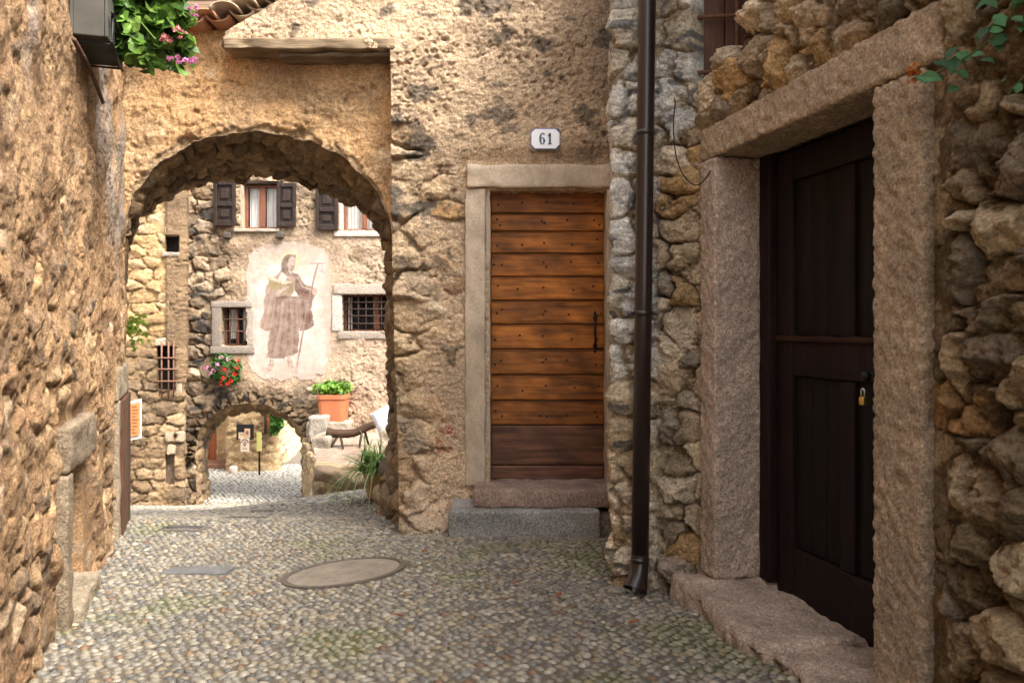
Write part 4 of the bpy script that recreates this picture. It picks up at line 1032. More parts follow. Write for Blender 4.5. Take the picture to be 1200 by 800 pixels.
wall('wall', [(-5.6, YF), (1.4, YF)], np.concatenate([np.arange(0, 4.2, .0155), np.arange(4.2, 7.01, .08)]), np.concatenate([np.arange(-1.9, 4.5, .0155), np.arange(4.5, 4.75, .1)]), field_far, M_FARST, far, cutF, skirt=.26,
     noskirt=lambda m_: (m_[:, 0] < -3.3) & (m_[:, 0] > -5.2) & (m_[:, 2] < .2) & (m_[:, 2] > -1.85))
ab = arch_curve(-5.36, -3.64, -.62, -.62, -4.55, .045, -1.9, -1.9)
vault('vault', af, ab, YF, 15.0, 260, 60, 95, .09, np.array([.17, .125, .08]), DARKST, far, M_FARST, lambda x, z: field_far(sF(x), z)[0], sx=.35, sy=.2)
mb = MB(); mb.box((-5.6, 14.98, .2), (1.4, 15.1, 4.7), (.4, .3, .2)).box((-3.55, 14.98, -2), (1.4, 15.1, .2), (.4, .3, .2)).box((-7.2, 14.98, -2), (-5.45, 15.1, .2), (.35, .27, .18))
mb.build('rear_wall', M_FARST, far)
mb = MB(); mb.add([(-5.8, 13.8, 4.75), (1.6, 13.8, 4.75), (1.6, 15.3, 5.1), (-5.8, 15.3, 5.1)], [(0, 1, 2, 3)], (.35, .17, .1)); mb.add([(-5.8, 13.8, 4.67), (1.6, 13.8, 4.67), (1.6, 15.3, 5.02), (-5.8, 15.3, 5.02)], [(3, 2, 1, 0)], (.2, .13, .09)); mb.build('roof', M_TERRA, far)

DB = np.array([.022, .0125, .009]); GREY = np.array([.33, .27, .22]); RB = np.array([.17, .065, .035])
def boxF(mb, u0, v0, u1, v1, d0, d1, c, r=.01, amp=.003, seed=1, res=.05, cv=.1):
    a = P(u0, v0, YF); b_ = P(u1, v1, YF); mb.rbox((a[0], YF - d1, b_[2]), (b_[0], YF - d0, a[2]), r=r, amp=amp, seed=seed, res=res, c=c, cvar=cv)
def shutter(u0, v0, u1, v1):
    mb = MB(); w_ = u1 - u0; h_ = v1 - v0; f = w_ * .17; vm = v0 + h_ * .52
    boxF(mb, u0, v0, u0 + f, v1, .10, .15, DB); boxF(mb, u1 - f, v0, u1, v1, .10, .15, DB)
    for a, b_ in ((v0, v0 + f * 1.3), (vm - f * .6, vm + f * .6), (v1 - f * 1.5, v1)): boxF(mb, u0 + f, a, u1 - f, b_, .102, .148, DB)
    boxF(mb, u0 + f, v0 + f, u1 - f, v1 - f, .105, .118, DB * .8)
    for a, b_ in ((v0 + f * 2.2, vm - f * 1.5), (vm + f * 1.5, v1 - f * 2.4)): boxF(mb, u0 + f * 1.8, a, u1 - f * 1.8, b_, .119, .138, DB * 1.25, r=.012)
    return mb.build('shutter', M_WOODV, far)
for s_ in ((253.5, 213, 279, 266), (327, 216, 349, 267), (372, 221, 398, 271)): shutter(*s_)
def bars(parent, us, vs, u0, v0, u1, v1, d=.03, r_=.011, c=(.12, .065, .04), over=0):
    mb = MB()
    for u in us: mb.tube([PF(u, v0, d), PF(u, v1 + over, d)], r_, 6, c)
    for v in vs: mb.tube([PF(u0 - 1, v, d + .012), PF(u1 + 1, v, d + .012)], r_, 6, c)
    mb.build('grille', M_RUST, parent, True)
def window(u0, v0, u1, v1, frame, mull, curtain, depth=-.10, fw=3.2, dark=True):
    mb = MB(); d0, d1 = depth - .05, depth
    boxF(mb, u0, v0, u0 + fw, v1, d0, d1, frame); boxF(mb, u1 - fw, v0, u1, v1, d0, d1, frame); boxF(mb, u0 + fw, v0, u1 - fw, v0 + fw, d0, d1, frame); boxF(mb, u0 + fw, v1 - fw, u1 - fw, v1, d0, d1, frame)
    for mu, mw in mull: boxF(mb, mu - mw, v0 + fw, mu + mw, v1 - fw, d0 + .004, d1 + .008, frame)
    w_ = mb.build('window', M_WOODV, far)
    mb = MB(); boxF(mb, u0 + fw - .3, v0 + fw - .3, u1 - fw + .3, v1 - fw + .3, depth - .034, depth - .028, (.02, .02, .02), r=.002, amp=0, cv=0); mb.build('pane', M_GLASS, w_)
    mb = MB(); boxF(mb, u0 - 2, v0 - 2, u1 + 2, v1 + 2, depth - .16, depth - .145, (.012, .01, .009), amp=0); mb.build('dark_room', M_CLOTH, w_)
    if curtain:
        mb = MB()
        for (a, b_, va, vb) in curtain:
            n = 40; us_ = np.linspace(a, b_, n); pa = np.array([P(x, va, YF) for x in us_]); pb2 = np.array([P(x, vb, YF) for x in us_]); yy = YF - depth + .085 + .018 * np.sin(np.linspace(0, (b_ - a) * 1.6, n))
            V = np.concatenate([np.stack([pa[:, 0], yy, pa[:, 2]], -1), np.stack([pb2[:, 0], yy, pb2[:, 2]], -1), np.stack([pb2[:, 0], yy + .004, pb2[:, 2]], -1), np.stack([pa[:, 0], yy + .004, pa[:, 2]], -1)])
            Fc = [(i + k * n, i + 1 + k * n, i + 1 + ((k + 1) % 4) * n, i + ((k + 1) % 4) * n) for i in range(n - 1) for k in range(4)]
            mb.add(V, Fc, (.78, .74, .69))
        mb.build('curtain', M_CLOTH, w_)
    return w_
w1 = window(286, 216, 327, 269, RB, [(306.5, 3.6)], [(290, 302, 219, 266), (310, 323, 219, 266)], depth=-.06)
mb = MB(); boxF(mb, 277, 269, 329.5, 272.5, -.05, .13, (.34, .28, .22), seed=2); mb.build('sill', M_CUT, w1, True)
mb = MB(); boxF(mb, 278, 206, 328, 216, -.1, .05, DB * 1.6, seed=3); boxF(mb, 281, 216, 286, 269, -.1, .035, (.30, .23, .16), seed=4); mb.build('casing', M_WOODV, w1, True)
for u in (269, 330):
    mb = MB(); boxF(mb, u - 4, 273, u + 4, 280, -.05, .16, (.07, .055, .045), r=.02, amp=.012, seed=int(u)); mb.build('corbel', M_CUT, far, True)
w2 = window(402, 226, 444, 271, RB, [(426.5, 3.0)], [(404, 424, 228, 269), (429, 442, 228, 269)], depth=-.05)
mb = MB(); boxF(mb, 393, 271.5, 450, 278, -.05, .11, (.42, .36, .3), seed=5); boxF(mb, 397.5, 222, 402, 271, -.08, .075, (.42, .35, .27), seed=6); mb.build('sill', M_SMOOTH, w2, True)
w3 = window(261, 360, 293, 405, RB * .8, [(276, 1.6)], [(266, 275, 362, 397), (281, 290, 362, 399)], depth=-.12, fw=2)
mb = MB(); boxF(mb, 249, 353, 297, 360.2, -.1, .09, GREY * .75, seed=7); boxF(mb, 250, 360.6, 261, 405, -.1, .085, GREY * .62, seed=8); boxF(mb, 291.5, 360.6, 299, 405, -.1, .08, GREY * .95, seed=9); boxF(mb, 249, 405.4, 300, 414, -.1, .11, GREY * .7, seed=10); mb.build('surround', M_CUT, w3, True)
bars(w3, (269, 277, 285), (374, 388), 261, 360, 292, 405, d=-.02)
w4 = window(402, 345, 470, 388, RB * .8, [(440, 3.0)], [(405, 409.5, 348, 386)], depth=-.14, fw=2)
mb = MB(); boxF(mb, 392, 333, 474, 345, -.1, .10, GREY * 1.05, seed=11); boxF(mb, 390, 345.4, 401.5, 388, -.1, .085, (.40, .355, .31), seed=12); boxF(mb, 397, 388.4, 474, 397, -.1, .10, GREY * .85, seed=13); mb.build('surround', M_CUT, w4, True)
bars(w4, (411, 420, 429, 438, 447, 456, 465), (354, 362, 370, 379), 401, 345, 470, 388, d=.0, r_=.011, c=(.05, .03, .022))

# -------- the fresco: paint on a smooth plaster field
W_, H_ = 170, 250
zx = np.linspace(38, 520, W_); zy = np.linspace(18, 782, H_)
ZX, ZY = np.meshgrid(zx, zy, indexing='ij')
wx = ZX + 5 * fbm(ZX / 40, ZY / 40, 1, 3); wy = ZY + 5 * fbm(ZX / 40 + 9, ZY / 40, 2, 3)
img = np.broadcast_to(np.array([.74, .60, .51]), ZX.shape + (3,)).copy()
img = mixc(img, np.broadcast_to(np.array([.80, .72, .66]), img.shape), sstep(-.4, .5, fbm(ZX / 110, ZY / 110, 5, 4)))
img = mixc(img, np.broadcast_to(np.array([.74, .52, .38]), img.shape), .6 * sstep(220, 40, ZY + 60 * fbm(ZX / 80, ZY / 80, 6, 3)))
img = mixc(img, np.broadcast_to(np.array([.68, .46, .34]), img.shape), .6 * sstep(.55, 1.0, np.maximum(np.abs(ZX - 280) / 245, np.abs(ZY - 400) / 385) + .25 * fbm(ZX / 60, ZY / 60, 7, 4)))
def paint(poly, c, a=1.0, tex=.12, seed=1):
    global img
    m_ = inside_poly(wx, wy, poly).astype(float) * a
    cc_ = np.array(c) * (1 + tex * fbm(ZX / 9, ZY / 40, seed, 3))[..., None]
    img = mixc(img, np.broadcast_to(cc_, img.shape), m_)
def stroke(pts, wdt, c, a=.8, clip=None):
    global img
    pts = np.array(pts, float); d = np.full(ZX.shape, 1e9)
    for i in range(len(pts) - 1):
        p, q_ = pts[i], pts[i + 1]; e = q_ - p; t = np.clip(((ZX - p[0]) * e[0] + (ZY - p[1]) * e[1]) / (e @ e + 1e-9), 0, 1)
        d = np.minimum(d, np.hypot(ZX - p[0] - t * e[0], ZY - p[1] - t * e[1]))
    m_ = sstep(wdt / 2 + 2, wdt / 2 - 1.5, d) * a
    if clip is not None: m_ = m_ * inside_poly(wx, wy, clip)
    img = mixc(img, np.broadcast_to(np.array(c), img.shape), m_)
def circ(cx, cy, rx, ry, n=24): return [(cx + rx * math.cos(t), cy + ry * math.sin(t)) for t in np.linspace(0, 2 * math.pi, n, endpoint=False)]
ROBE = (.30, .19, .14); ROBD = (.14, .075, .055); ROBL = (.45, .31, .24); SKIN = (.58, .42, .33)
paint(circ(290, 128, 54, 54), (.78, .57, .29)); paint(circ(290, 130, 44, 44), (.80, .64, .42))
capeL = [(246, 172), (215, 198), (178, 235), (152, 285), (150, 330), (140, 400), (122, 488), (150, 505), (185, 508), (212, 480), (216, 400), (222, 320), (250, 260), (265, 205)]
capeR = [(300, 180), (330, 195), (352, 230), (378, 262), (425, 268), (432, 300), (412, 335), (408, 400), (420, 470), (398, 492), (345, 508), (338, 420), (335, 320), (300, 260)]
tun = [(212, 318), (342, 318), (352, 420), (340, 520), (332, 630), (280, 642), (235, 658), (158, 652), (172, 540), (196, 430), (208, 370)]
paint(capeR, (.22, .125, .09)); paint(capeL, (.40, .27, .205)); paint(tun, ROBE)
paint([(248, 178), (275, 205), (258, 250), (222, 222)], (.78, .66, .54)); paint([(275, 200), (300, 190), (318, 240), (300, 320), (225, 318), (250, 250)], (.37, .25, .19))
paint([(238, 150), (250, 112), (272, 88), (300, 82), (320, 92), (322, 112), (312, 106), (286, 112), (278, 140), (285, 175), (292, 200), (268, 208), (244, 186)], (.20, .13, .10))
paint(circ(301, 128, 19, 32), SKIN); paint([(282, 140), (302, 150), (318, 142), (312, 172), (298, 188), (286, 172)], (.27, .19, .16)); stroke([(294, 122), (304, 124)], 5, (.2, .12, .1)); stroke([(310, 122), (317, 124)], 5, (.2, .12, .1)); stroke([(308, 126), (313, 138), (306, 141)], 3, (.35, .22, .17))
stroke([(297, 152), (310, 151)], 4, (.3, .12, .1))
for pts_, wd in (([(235, 350), (222, 470), (185, 645)], 9), ([(262, 345), (250, 480), (232, 650)], 6), ([(288, 345), (282, 450), (275, 615)], 10), ([(312, 345), (318, 450), (312, 625)], 7), ([(330, 350), (338, 440), (326, 560)], 6), ([(220, 400), (200, 520), (172, 630)], 5)):
    stroke(pts_, wd + 3, ROBD, .42, tun)
for pts_, wd in (([(248, 350), (238, 480), (208, 640)], 8), ([(300, 350), (302, 470), (295, 620)], 7), ([(226, 360), (212, 480), (180, 600)], 5)): stroke(pts_, wd + 3, ROBL, .4, tun)
for pts_, wd in (([(178, 250), (168, 350), (140, 480)], 7), ([(205, 260), (195, 360), (172, 490)], 8), ([(158, 340), (150, 420)], 6), ([(216, 330), (208, 470)], 9), ([(128, 488), (160, 505), (208, 482)], 7)): stroke(pts_, wd, ROBD, .45, None)
for pts_, wd in (([(360, 345), (368, 480)], 9), ([(390, 345), (396, 470)], 7), ([(320, 205), (345, 262), (400, 300)], 7), ([(335, 275), (380, 300), (420, 305)], 6), ([(345, 505), (400, 490), (420, 470)], 6)): stroke(pts_, wd, (.09, .045, .035), .7)
for pts_, wd in (([(330, 215), (360, 268), (410, 280)], 8), ([(185, 245), (170, 300)], 8)): stroke(pts_, wd, (.55, .40, .31), .7)
stroke([(208, 326), (260, 320), (344, 328)], 12, ROBD, .85); stroke([(288, 330), (294, 400), (300, 420)], 7, (.42, .29, .22), .8)
paint([(168, 212), (236, 236), (236, 292), (180, 282)], (.36, .27, .13)); paint([(236, 236), (306, 244), (306, 306), (236, 292)], (.30, .215, .10)); paint([(168, 212), (205, 216), (236, 236), (270, 232), (306, 244), (236, 248)], (.72, .6, .44)); stroke([(236, 238), (236, 292)], 4, (.2, .13, .07))
paint([(216, 292), (240, 276), (272, 262), (288, 264), (262, 284), (240, 298), (222, 304)], SKIN)
for a_, b_ in (((250, 272), (284, 262)), ((250, 282), (280, 272)), ((246, 290), (270, 284))): stroke([a_, b_], 3, (.35, .22, .17), .7)
stroke([(440, 142), (424, 200), (390, 350), (358, 520), (319, 738)], 9, (.26, .145, .11), .95); stroke([(436, 150), (385, 350), (316, 735)], 2.5, (.5, .34, .26), .7)
stroke([(400, 137), (486, 137)], 6, (.24, .15, .13), .9); stroke([(464, 140), (463, 168)], 3, (.3, .25, .3), .9); paint([(459, 166), (468, 166), (474, 188), (452, 188)], (.40, .38, .48))
paint(circ(424, 290, 13, 20), SKIN); stroke([(414, 285), (434, 283)], 3, (.33, .2, .15)); stroke([(414, 295), (434, 294)], 3, (.33, .2, .15)); stroke([(420, 215), (430, 200)], 4, (.3, .2, .15))
for ft in ([(180, 662), (200, 662), (200, 690), (186, 720), (164, 728), (154, 716), (170, 692)], [(274, 640), (292, 638), (298, 670), (311, 700), (296, 712), (278, 702), (274, 670)]):
    paint(ft, SKIN); 
for l_ in ([(158, 712), (185, 722)], [(168, 694), (198, 694)], [(156, 724), (180, 728)], [(278, 700), (308, 704)], [(274, 676), (300, 674)], [(182, 664), (178, 690)], [(276, 642), (278, 690)]): stroke(l_, 4, (.16, .09, .07), .9)
fade = np.clip(.14 + .22 * fbm(ZX / 45, ZY / 45, 21, 4) + .1 * fbm(ZX / 8, ZY / 8, 22, 3), 0, .8); img = mixc(img, np.broadcast_to(np.array([.76, .64, .55]), img.shape), fade)
edge_ = sstep(.70, 1.0, np.maximum(np.abs(ZX - 280) / 245, np.abs(ZY - 400) / 385) + .2 * fbm(ZX / 50, ZY / 50, 23, 4)); img = mixc(img, np.broadcast_to(np.array([.60, .49, .40]), img.shape), .9 * edge_)
keepv = (((np.abs(ZX - 280) / 236) ** 5 + (np.abs(ZY - 400) / 378) ** 5) + .22 * fbm(ZX / 70, ZY / 70, 15, 4)) < .95
uu = 280 + ZX / 4.708; vv = 280 + ZY / 4.708
PX = (uu - 600) / F * YF; PZ = EYE - (vv - 385) / F * YF
hf, _c = field_far(sF(PX), PZ)
PY = YF - np.maximum(hf, .052) - .006
idx = np.arange(PX.size).reshape(PX.shape)
q = np.stack([idx[:-1, 1:], idx[1:, 1:], idx[1:, :-1], idx[:-1, :-1]], -1)[(keepv[:-1, :-1] & keepv[1:, 1:] & keepv[1:, :-1] & keepv[:-1, 1:])]
us = np.zeros(PX.size, bool); us[q.ravel()] = True; rm = np.cumsum(us) - 1
mu = build('mural', np.stack([PX, PY, PZ], -1).reshape(-1, 3)[us], rm[q], M_FRESCO, None, np.clip(img * np.array([.52, .505, .50]), .01, .9).reshape(-1, 3)[us], True)
tag(mu, 'faded sepia mural of a robed saint with book and tall staff on pale plaster', 'mural')

# -------- left wing of the courtyard
wing = thing('corner_house', 'narrow house of pale coursed stone with a rusty barred opening at the court corner', 'house', (-5.6, 12.6, -1.2))
WP = [(-6.6, 11.2), (-5.62, 12.6), (-5.40, 14.05)]
_w1 = math.hypot(.98, 1.4); _w2 = math.hypot(.22, 1.45)
def sWu(u):     # plan distance of the wing wall at photo column u
    k = (u - 600) / F
    # second leg: (-5.62+.22t, 12.6+1.45t)
    t = (-5.62 - k * 12.6) / (k * 1.45 - .22); 
    if t >= 0: return _w1 + t * _w2, 12.6 + 1.45 * t
    t1 = (-6.6 - k * 11.2) / (k * 1.4 - .98); return t1 * _w1, 11.2 + 1.4 * t1
# simpler: the wing front is one oblique plane from (150,12.4) to (214,14)
WP = [(-6.9, 11.9), (-5.58, 12.4), (-4.98, 12.9), (-5.40, 14.03)]
def uw_line(u):
    k = (u - 600) / F
    for i in range(len(WP) - 1):
        a_, b_ = np.array(WP[i]), np.array(WP[i + 1]); e = b_ - a_
        den = e[0] - k * e[1]; t = (k * a_[1] - a_[0]) / den
        if -1e-6 <= t <= 1 + 1e-6: return i, t, a_ + e * t
    return None
WP = [(-7.4, 12.6), (-5.1, 13.2), (-5.42, 14.03)]
_wl = [0, math.hypot(2.3, .6)]; _wl.append(_wl[1] + math.hypot(.32, .83))
def wing_sz(u, v):
    k = (u - 600) / F; a_ = np.array(WP[0]); e = np.array(WP[1]) - a_; t = (k * a_[1] - a_[0]) / (e[0] - k * e[1]); p = a_ + e * t
    return t * _wl[1], EYE - (v - 385) / F * p[1], p
def field_wing(s, z):
    r1 = rubble(s, z, .30, .17, 101, ew=0.136, jit=.55, warp=.16)
    X = WP[0][0] + (WP[1][0] - WP[0][0]) * s / _wl[1]; Yy = WP[0][1] + .6 * s / _wl[1]; u = 600 + X / Yy * F; v = 385 - (z - EYE) / Yy * F
    pale = sstep(197, 192, u) * sstep(420, 380, v + 10 * fbm(s * 2, z * 2, 102, 2))  # light stone coloured as sunlit here; the stone below coloured as shaded
    plast = sstep(192, 197, u) * sstep(470, 430, v)
    ml = .30 + .7 * plast + .18 * fbm(s * 1.3, z * 1.3, 103, 3)
    base = mixc(np.broadcast_to(np.array([.33, .25, .16]), s.shape + (3,)), np.broadcast_to(np.array([.60, .46, .27]), s.shape + (3,)), pale)
    base = mixc(base, np.broadcast_to(np.array([.32, .24, .165]), base.shape), plast)
    h, c1, m = masonry(s, z, r1, .08, ml, base, [[.40, .31, .21], [.46, .36, .25], [.34, .25, .17], [.28, .22, .16]], seed=104)
    h, c2, m = masonry(s, z, r1, .08, ml, base, [[.64, .49, .29], [.70, .56, .36], [.58, .43, .24], [.66, .54, .38]], seed=104)
    return h, mixc(c1 * np.array([.5, .48, .47]), c2 * np.array([.50, .47, .47]), pale)
def rectW(u0, v0, u1, v1):
    a_ = wing_sz(u0, v0); b_ = wing_sz(u1, v1); c_ = wing_sz(u0, v1); d_ = wing_sz(u1, v0); return [a_[:2], d_[:2], b_[:2], c_[:2]]
cutW = [rectW(184, 405, 206, 457), rectW(194, 276, 210, 300), rectW(194, 530, 205, 568)]
wall('wall', WP, np.concatenate([np.arange(0, 1.0, .08), np.arange(1.0, _wl[2], .0165)]), np.concatenate([np.arange(-1.9, 4.5, .0165), np.arange(4.5, 5.0, .1)]), field_wing, M_FARST, wing, cutW, skirt=.24)
mb = MB(); mb.add([(-7.6, 12.4, 4.95), (-5.0, 13.1, 4.95), (-5.4, 14.2, 5.0), (-7.6, 15, 5.4)], [(0, 1, 2, 3)], (.34, .17, .1)); mb.build('roof', M_TERRA, wing)
def wq(u, v, d): 
    _, z_, p = wing_sz(u, v); n = np.array([.6, -2.3]) / math.hypot(.6, 2.3); return np.array([p[0] + n[0] * d, p[1] + n[1] * d, z_])
def boxW(mb, u0, v0, u1, v1, d0, d1, c, seed=1, r=.015, amp=.008):
    o = wq(u0, v1, 0); e = np.array([2.3, .6, 0]) / _wl[1]; n = np.array([.6, -2.3, 0]) / math.hypot(.6, 2.3); wd = (wq(u1, v1, 0) - o) @ e; ht = wq(u0, v0, 0)[2] - o[2]
    mb.rbox((0, d0, 0), (wd, d1, ht), r=r, amp=amp, seed=seed, res=.04, c=c, cvar=.2, M=lambda V: o + V[:, :1] * e + V[:, 1:2] * n + V[:, 2:3] * np.array([0, 0, 1.0]))
mb = MB(); boxW(mb, 180, 402, 214, 460, -.26, -.22, (.012, .01, .009)); wop = mb.build('barred_opening', M_CLOTH, wing)
mb = MB(); boxW(mb, 206.5, 395, 213.5, 462, -.22, .05, (.36, .28, .2), 2); boxW(mb, 182, 396, 206, 405, -.2, .05, (.36, .28, .2), 3); mb.build('surround', M_CUT, wop, True)
mb = MB()
for u in (190.5, 198.5, 204.5): mb.tube([wq(u, 400, .10), wq(u, 466, .10)], .013, 6, (.16, .08, .05))
for v in (419, 432, 446): mb.tube([wq(181, v, .115), wq(210, v, .115)], .013, 6, (.16, .08, .05))
mb.build('grille', M_RUST, wop, True)
mb = MB(); boxW(mb, 192, 272, 211, 303, -.23, -.2, (.03, .022, .018)); nch = mb.build('small_niche', M_CLOTH, wing)
mb = MB(); boxW(mb, 191, 296, 211, 301, -.2, .10, (.3, .25, .2), 4); mb.build('ledge', M_CUT, nch, True); mb = MB(); boxW(mb, 194, 266, 212, 276, -.2, .06, (.38, .29, .2), 5); mb.build('head_stone', M_CUT, nch, True)
mb = MB(); boxW(mb, 192, 526, 207, 572, -.16, -.12, (.26, .19, .13), 6, amp=.02); mb.build('blocked_opening', M_CUT, wing, True)
mb = MB(); 
for k, (u, v) in enumerate([(194, 505), (206, 505), (196, 520)]): boxW(mb, u, v, u + 11, v + 12, -.05, .08, np.array([.33, .25, .17]) * (.8 + .1 * k), 10 + k, r=.03, amp=.02)
mb.build('lintel_stones', M_CUT, wing, True)

# notice on the wing wall
nt = thing('notice_board', 'orange printed notice with white border hung at the left edge of the courtyard', 'notice', tuple(P(159, 490, 11.2)))
def quadslab(mb, pts, th, c):
    p = np.array(pts, float); n = np.cross(p[1] - p[0], p[3] - p[0]); n /= np.linalg.norm(n); V = np.concatenate([p, p + n * th]); mb.add(V, [(0, 1, 2, 3), (7, 6, 5, 4), (0, 4, 5, 1), (1, 5, 6, 2), (2, 6, 7, 3), (3, 7, 4, 0)], c)
def nq(u, v, d=0): 
    Yn = 12.55 + (u - 150) * .004 - d; return P(u, v, Yn)
mb = MB(); quadslab(mb, [nq(152, 516), nq(166, 513), nq(166, 467), nq(152, 470)], -.02, (.46, .40, .34)); mb.build('border', M_PAPER, nt)
mb = MB(); quadslab(mb, [nq(153, 511.5, .026), nq(164, 509, .026), nq(164, 471, .026), nq(153, 473, .026)], -.005, (.40, .15, .05))
for k in range(9): 
    v = 475.5 + k * 3.8; quadslab(mb, [nq(154.5, v + 1.2, .034), nq(154.5 + [6, 7.5, 7, 5, 7.5, 6.5, 7, 4, 6][k], v + 1.0, .034), nq(154.5 + [6, 7.5, 7, 5, 7.5, 6.5, 7, 4, 6][k], v, .034), nq(154.5, v + .2, .034)], -.002, (.20, .06, .02))
mb.build('panel', M_PAPER, nt)
fr_ = thing('fern', 'bright green fern sprouting from the passage corner above the orange notice', 'fern', tuple(P(156, 385, 8.2)))
mb = MB()
for k in range(9):
    b0 = P(150, 384 + 3 * rng.normal(), 7.9); tip = P(158 + rng.uniform(0, 17), 372 + k * 5, 7.75); mid = (b0 + tip) / 2 + np.array([0, -.03, .06])
    sp = spline([b0, mid, tip], 14); leaves(mb, sp[2:] + rng.normal(size=(12, 3)) * .012, np.array([[.2, -.8, .6]] * 12) + .4 * rng.normal(size=(12, 3)), np.full(12, .045), np.array([[.46, .66, .10]] * 12) * (.7 + .5 * rng.random((12, 1))), rng, 'leaf'); mb.tube(sp, .003, 4, (.25, .4, .06))
mb.build('fronds', M_LEAF, fr_)

# ================================================================== TERRACE AND ITS THINGS
ter = thing('terrace', 'raised stone terrace beside the far archway with paved top and block edge', 'terrace', (-2, 12, -.5))
def ztop(Y): return -.32 + (Y - 11) * .037
tv = []; 
xs = np.linspace(0, 1, 60); ys = np.linspace(11.0, 14.0, 60)
TX = np.empty((60, 60)); TY = np.empty((60, 60))
for j, y_ in enumerate(ys): l_ = -2.5 - (y_ - 11) * .277; TX[:, j] = l_ + (1.4 - l_) * xs ** 1.3; TY[:, j] = y_
TZ = ztop(TY) + .018 * fbm(TX * 2.5, TY * 2.5, 111, 4)
idx = np.arange(3600).reshape(60, 60); q = np.stack([idx[:-1, :-1], idx[1:, :-1], idx[1:, 1:], idx[:-1, 1:]], -1).reshape(-1, 4)
tc = mixc(np.broadcast_to(np.array([.24, .16, .12]), TX.shape + (3,)), np.broadcast_to(np.array([.25, .20, .155]), TX.shape + (3,)), sstep(-.3, .4, fbm(TX * 2, TY * 2, 112, 3)))
build('paving', np.stack([TX, TY, TZ], -1).reshape(-1, 3), q, M_CONC, ter, tc.reshape(-1, 3), True)
def field_ter(s, z):
    r1 = rubble(s, z, .26, .16, 115, ew=0.186); h, c, m = masonry(s, z, r1, .09, .2, np.array([.2, .15, .1]), [[.36, .28, .19], [.28, .22, .15], [.42, .34, .24]], seed=116); return h, c
wall('front_wall', [(-3.4, 14.0), (-2.5, 11.02), (1.4, 11.02)], np.arange(0, 3.1 + 3.9, .03), np.arange(-1.6, -.29, .03), field_ter, M_FARST, ter, (), skirt=.2)
blocks = [((362, 488), (383, 516), 13.3, (.62, .53, .43)), ((364, 512), (386, 536), 12.4, (.56, .46, .35)), ((365, 534), (387, 562), 11.7, (.50, .39, .28)), ((366, 560), (387, 593), 11.1, (.45, .36, .26))]
for k, ((u0, v0), (u1, v1), Yb_, c) in enumerate(blocks):
    a_ = P(u0, v0, Yb_); b_ = P(u1, v1, Yb_)
    mb = MB(); mb.rbox((a_[0], Yb_ - .02, b_[2] - .03), (b_[0], Yb_ + .75, a_[2]), r=.035, amp=.02, freq=4, seed=k + 50, res=.03, c=np.array(c) * .42, cvar=.25); mb.build('edge_block', M_CUT, ter, True)
a_ = P(362, 493, 13.7); b_ = P(412, 503, 13.7); mb = MB(); mb.rbox((a_[0], 13.5, b_[2] - .1), (b_[0], 13.98, a_[2]), r=.03, amp=.02, freq=4, seed=60, res=.03, c=(.33, .27, .21), cvar=.25); mb.build('ledge', M_CUT, ter, True)

lg = thing('fallen_log', 'thick split old timber log lying along the front of the raised terrace', 'log', tuple(P(405, 560, 10.8)))
A_ = P(371, 553, 10.85); B_ = P(462, 571, 10.75); pts = [A_ + (B_ - A_) * t for t in np.linspace(0, 1, 24)]
mb = MB(); mb.tube(pts, np.linspace(.10, .14, 24), 20, (.17, .12, .08), wob=.35, seed=5); mb.build('trunk', M_OLDWOOD, lg, True)

pot = thing('terracotta_pot', 'square terracotta planter with green leaves on the terrace ledge below the mural', 'plant pot', tuple(P(391, 495, 13.7)))
c0 = P(391, 495, 13.72); mb = MB(); hp = .46
TC = (.36, .115, .05)
mb.lathe([(.01, .005), (.195, .005), (.20, .0), (.222, hp - .07), (.236, hp - .068), (.236, hp), (.205, hp), (.2, hp - .05), (.01, hp - .05)], c0, 40, TC, square=7); mb.build('planter', M_TERRA, pot)
mb = MB()
for k in range(9): blob_leaves(mb, c0 + np.array([rng.uniform(-.2, .2), rng.uniform(-.15, .15), hp + .05 + rng.uniform(0, .08)]), (.13, .12, .08), 34, .085, [[.12, .24, .03], [.2, .34, .05], [.08, .17, .03]])
mb.build('foliage', M_LEAF, pot)

gp = thing('hanging_geraniums', 'round bush of red and pink geraniums hanging below the small barred window', 'flower basket', tuple(PF(270, 432, .2)))
c1 = PF(270, 440, .2); mb = MB(); mb.lathe([(.01, 0), (.11, .0), (.16, .16), (.17, .17), (.15, .17), (.01, .14)], c1, 20, (.2, .1, .06)); mb.tube([c1 + [0, .22, .1], c1 + [0, .0, .12]], .012, 6, (.03, .03, .03)); mb.build('basket', M_TERRA, gp)
mb = MB()
for u, v, r_ in ((262, 426, .13), (272, 424, .14), (281, 430, .11), (258, 436, .10), (268, 440, .14), (279, 442, .10), (264, 420, .1)): blob_leaves(mb, PF(u, v, .24), (r_, r_, r_), 75, .07, [[.05, .13, .025], [.08, .18, .035], [.04, .10, .02]])
mb.build('foliage', M_LEAF, gp)
mb = MB()
for u, v, c_ in ((286, 421, 1), (288, 429, 1), (284, 436, 1), (280, 444, 1), (269, 447, 1), (277, 447, 1), (272, 441, 1), (277, 419, 0), (266, 426, 0), (253, 429, 0), (257, 436, 0), (261, 432, 0), (270, 418, 0), (274, 432, 1)):
    flower_head(mb, PF(u, v, .42), .032, (.62, .03, .02) if c_ else (.62, .25, .42), 5)
mb.build('blossoms', M_PETAL, gp)

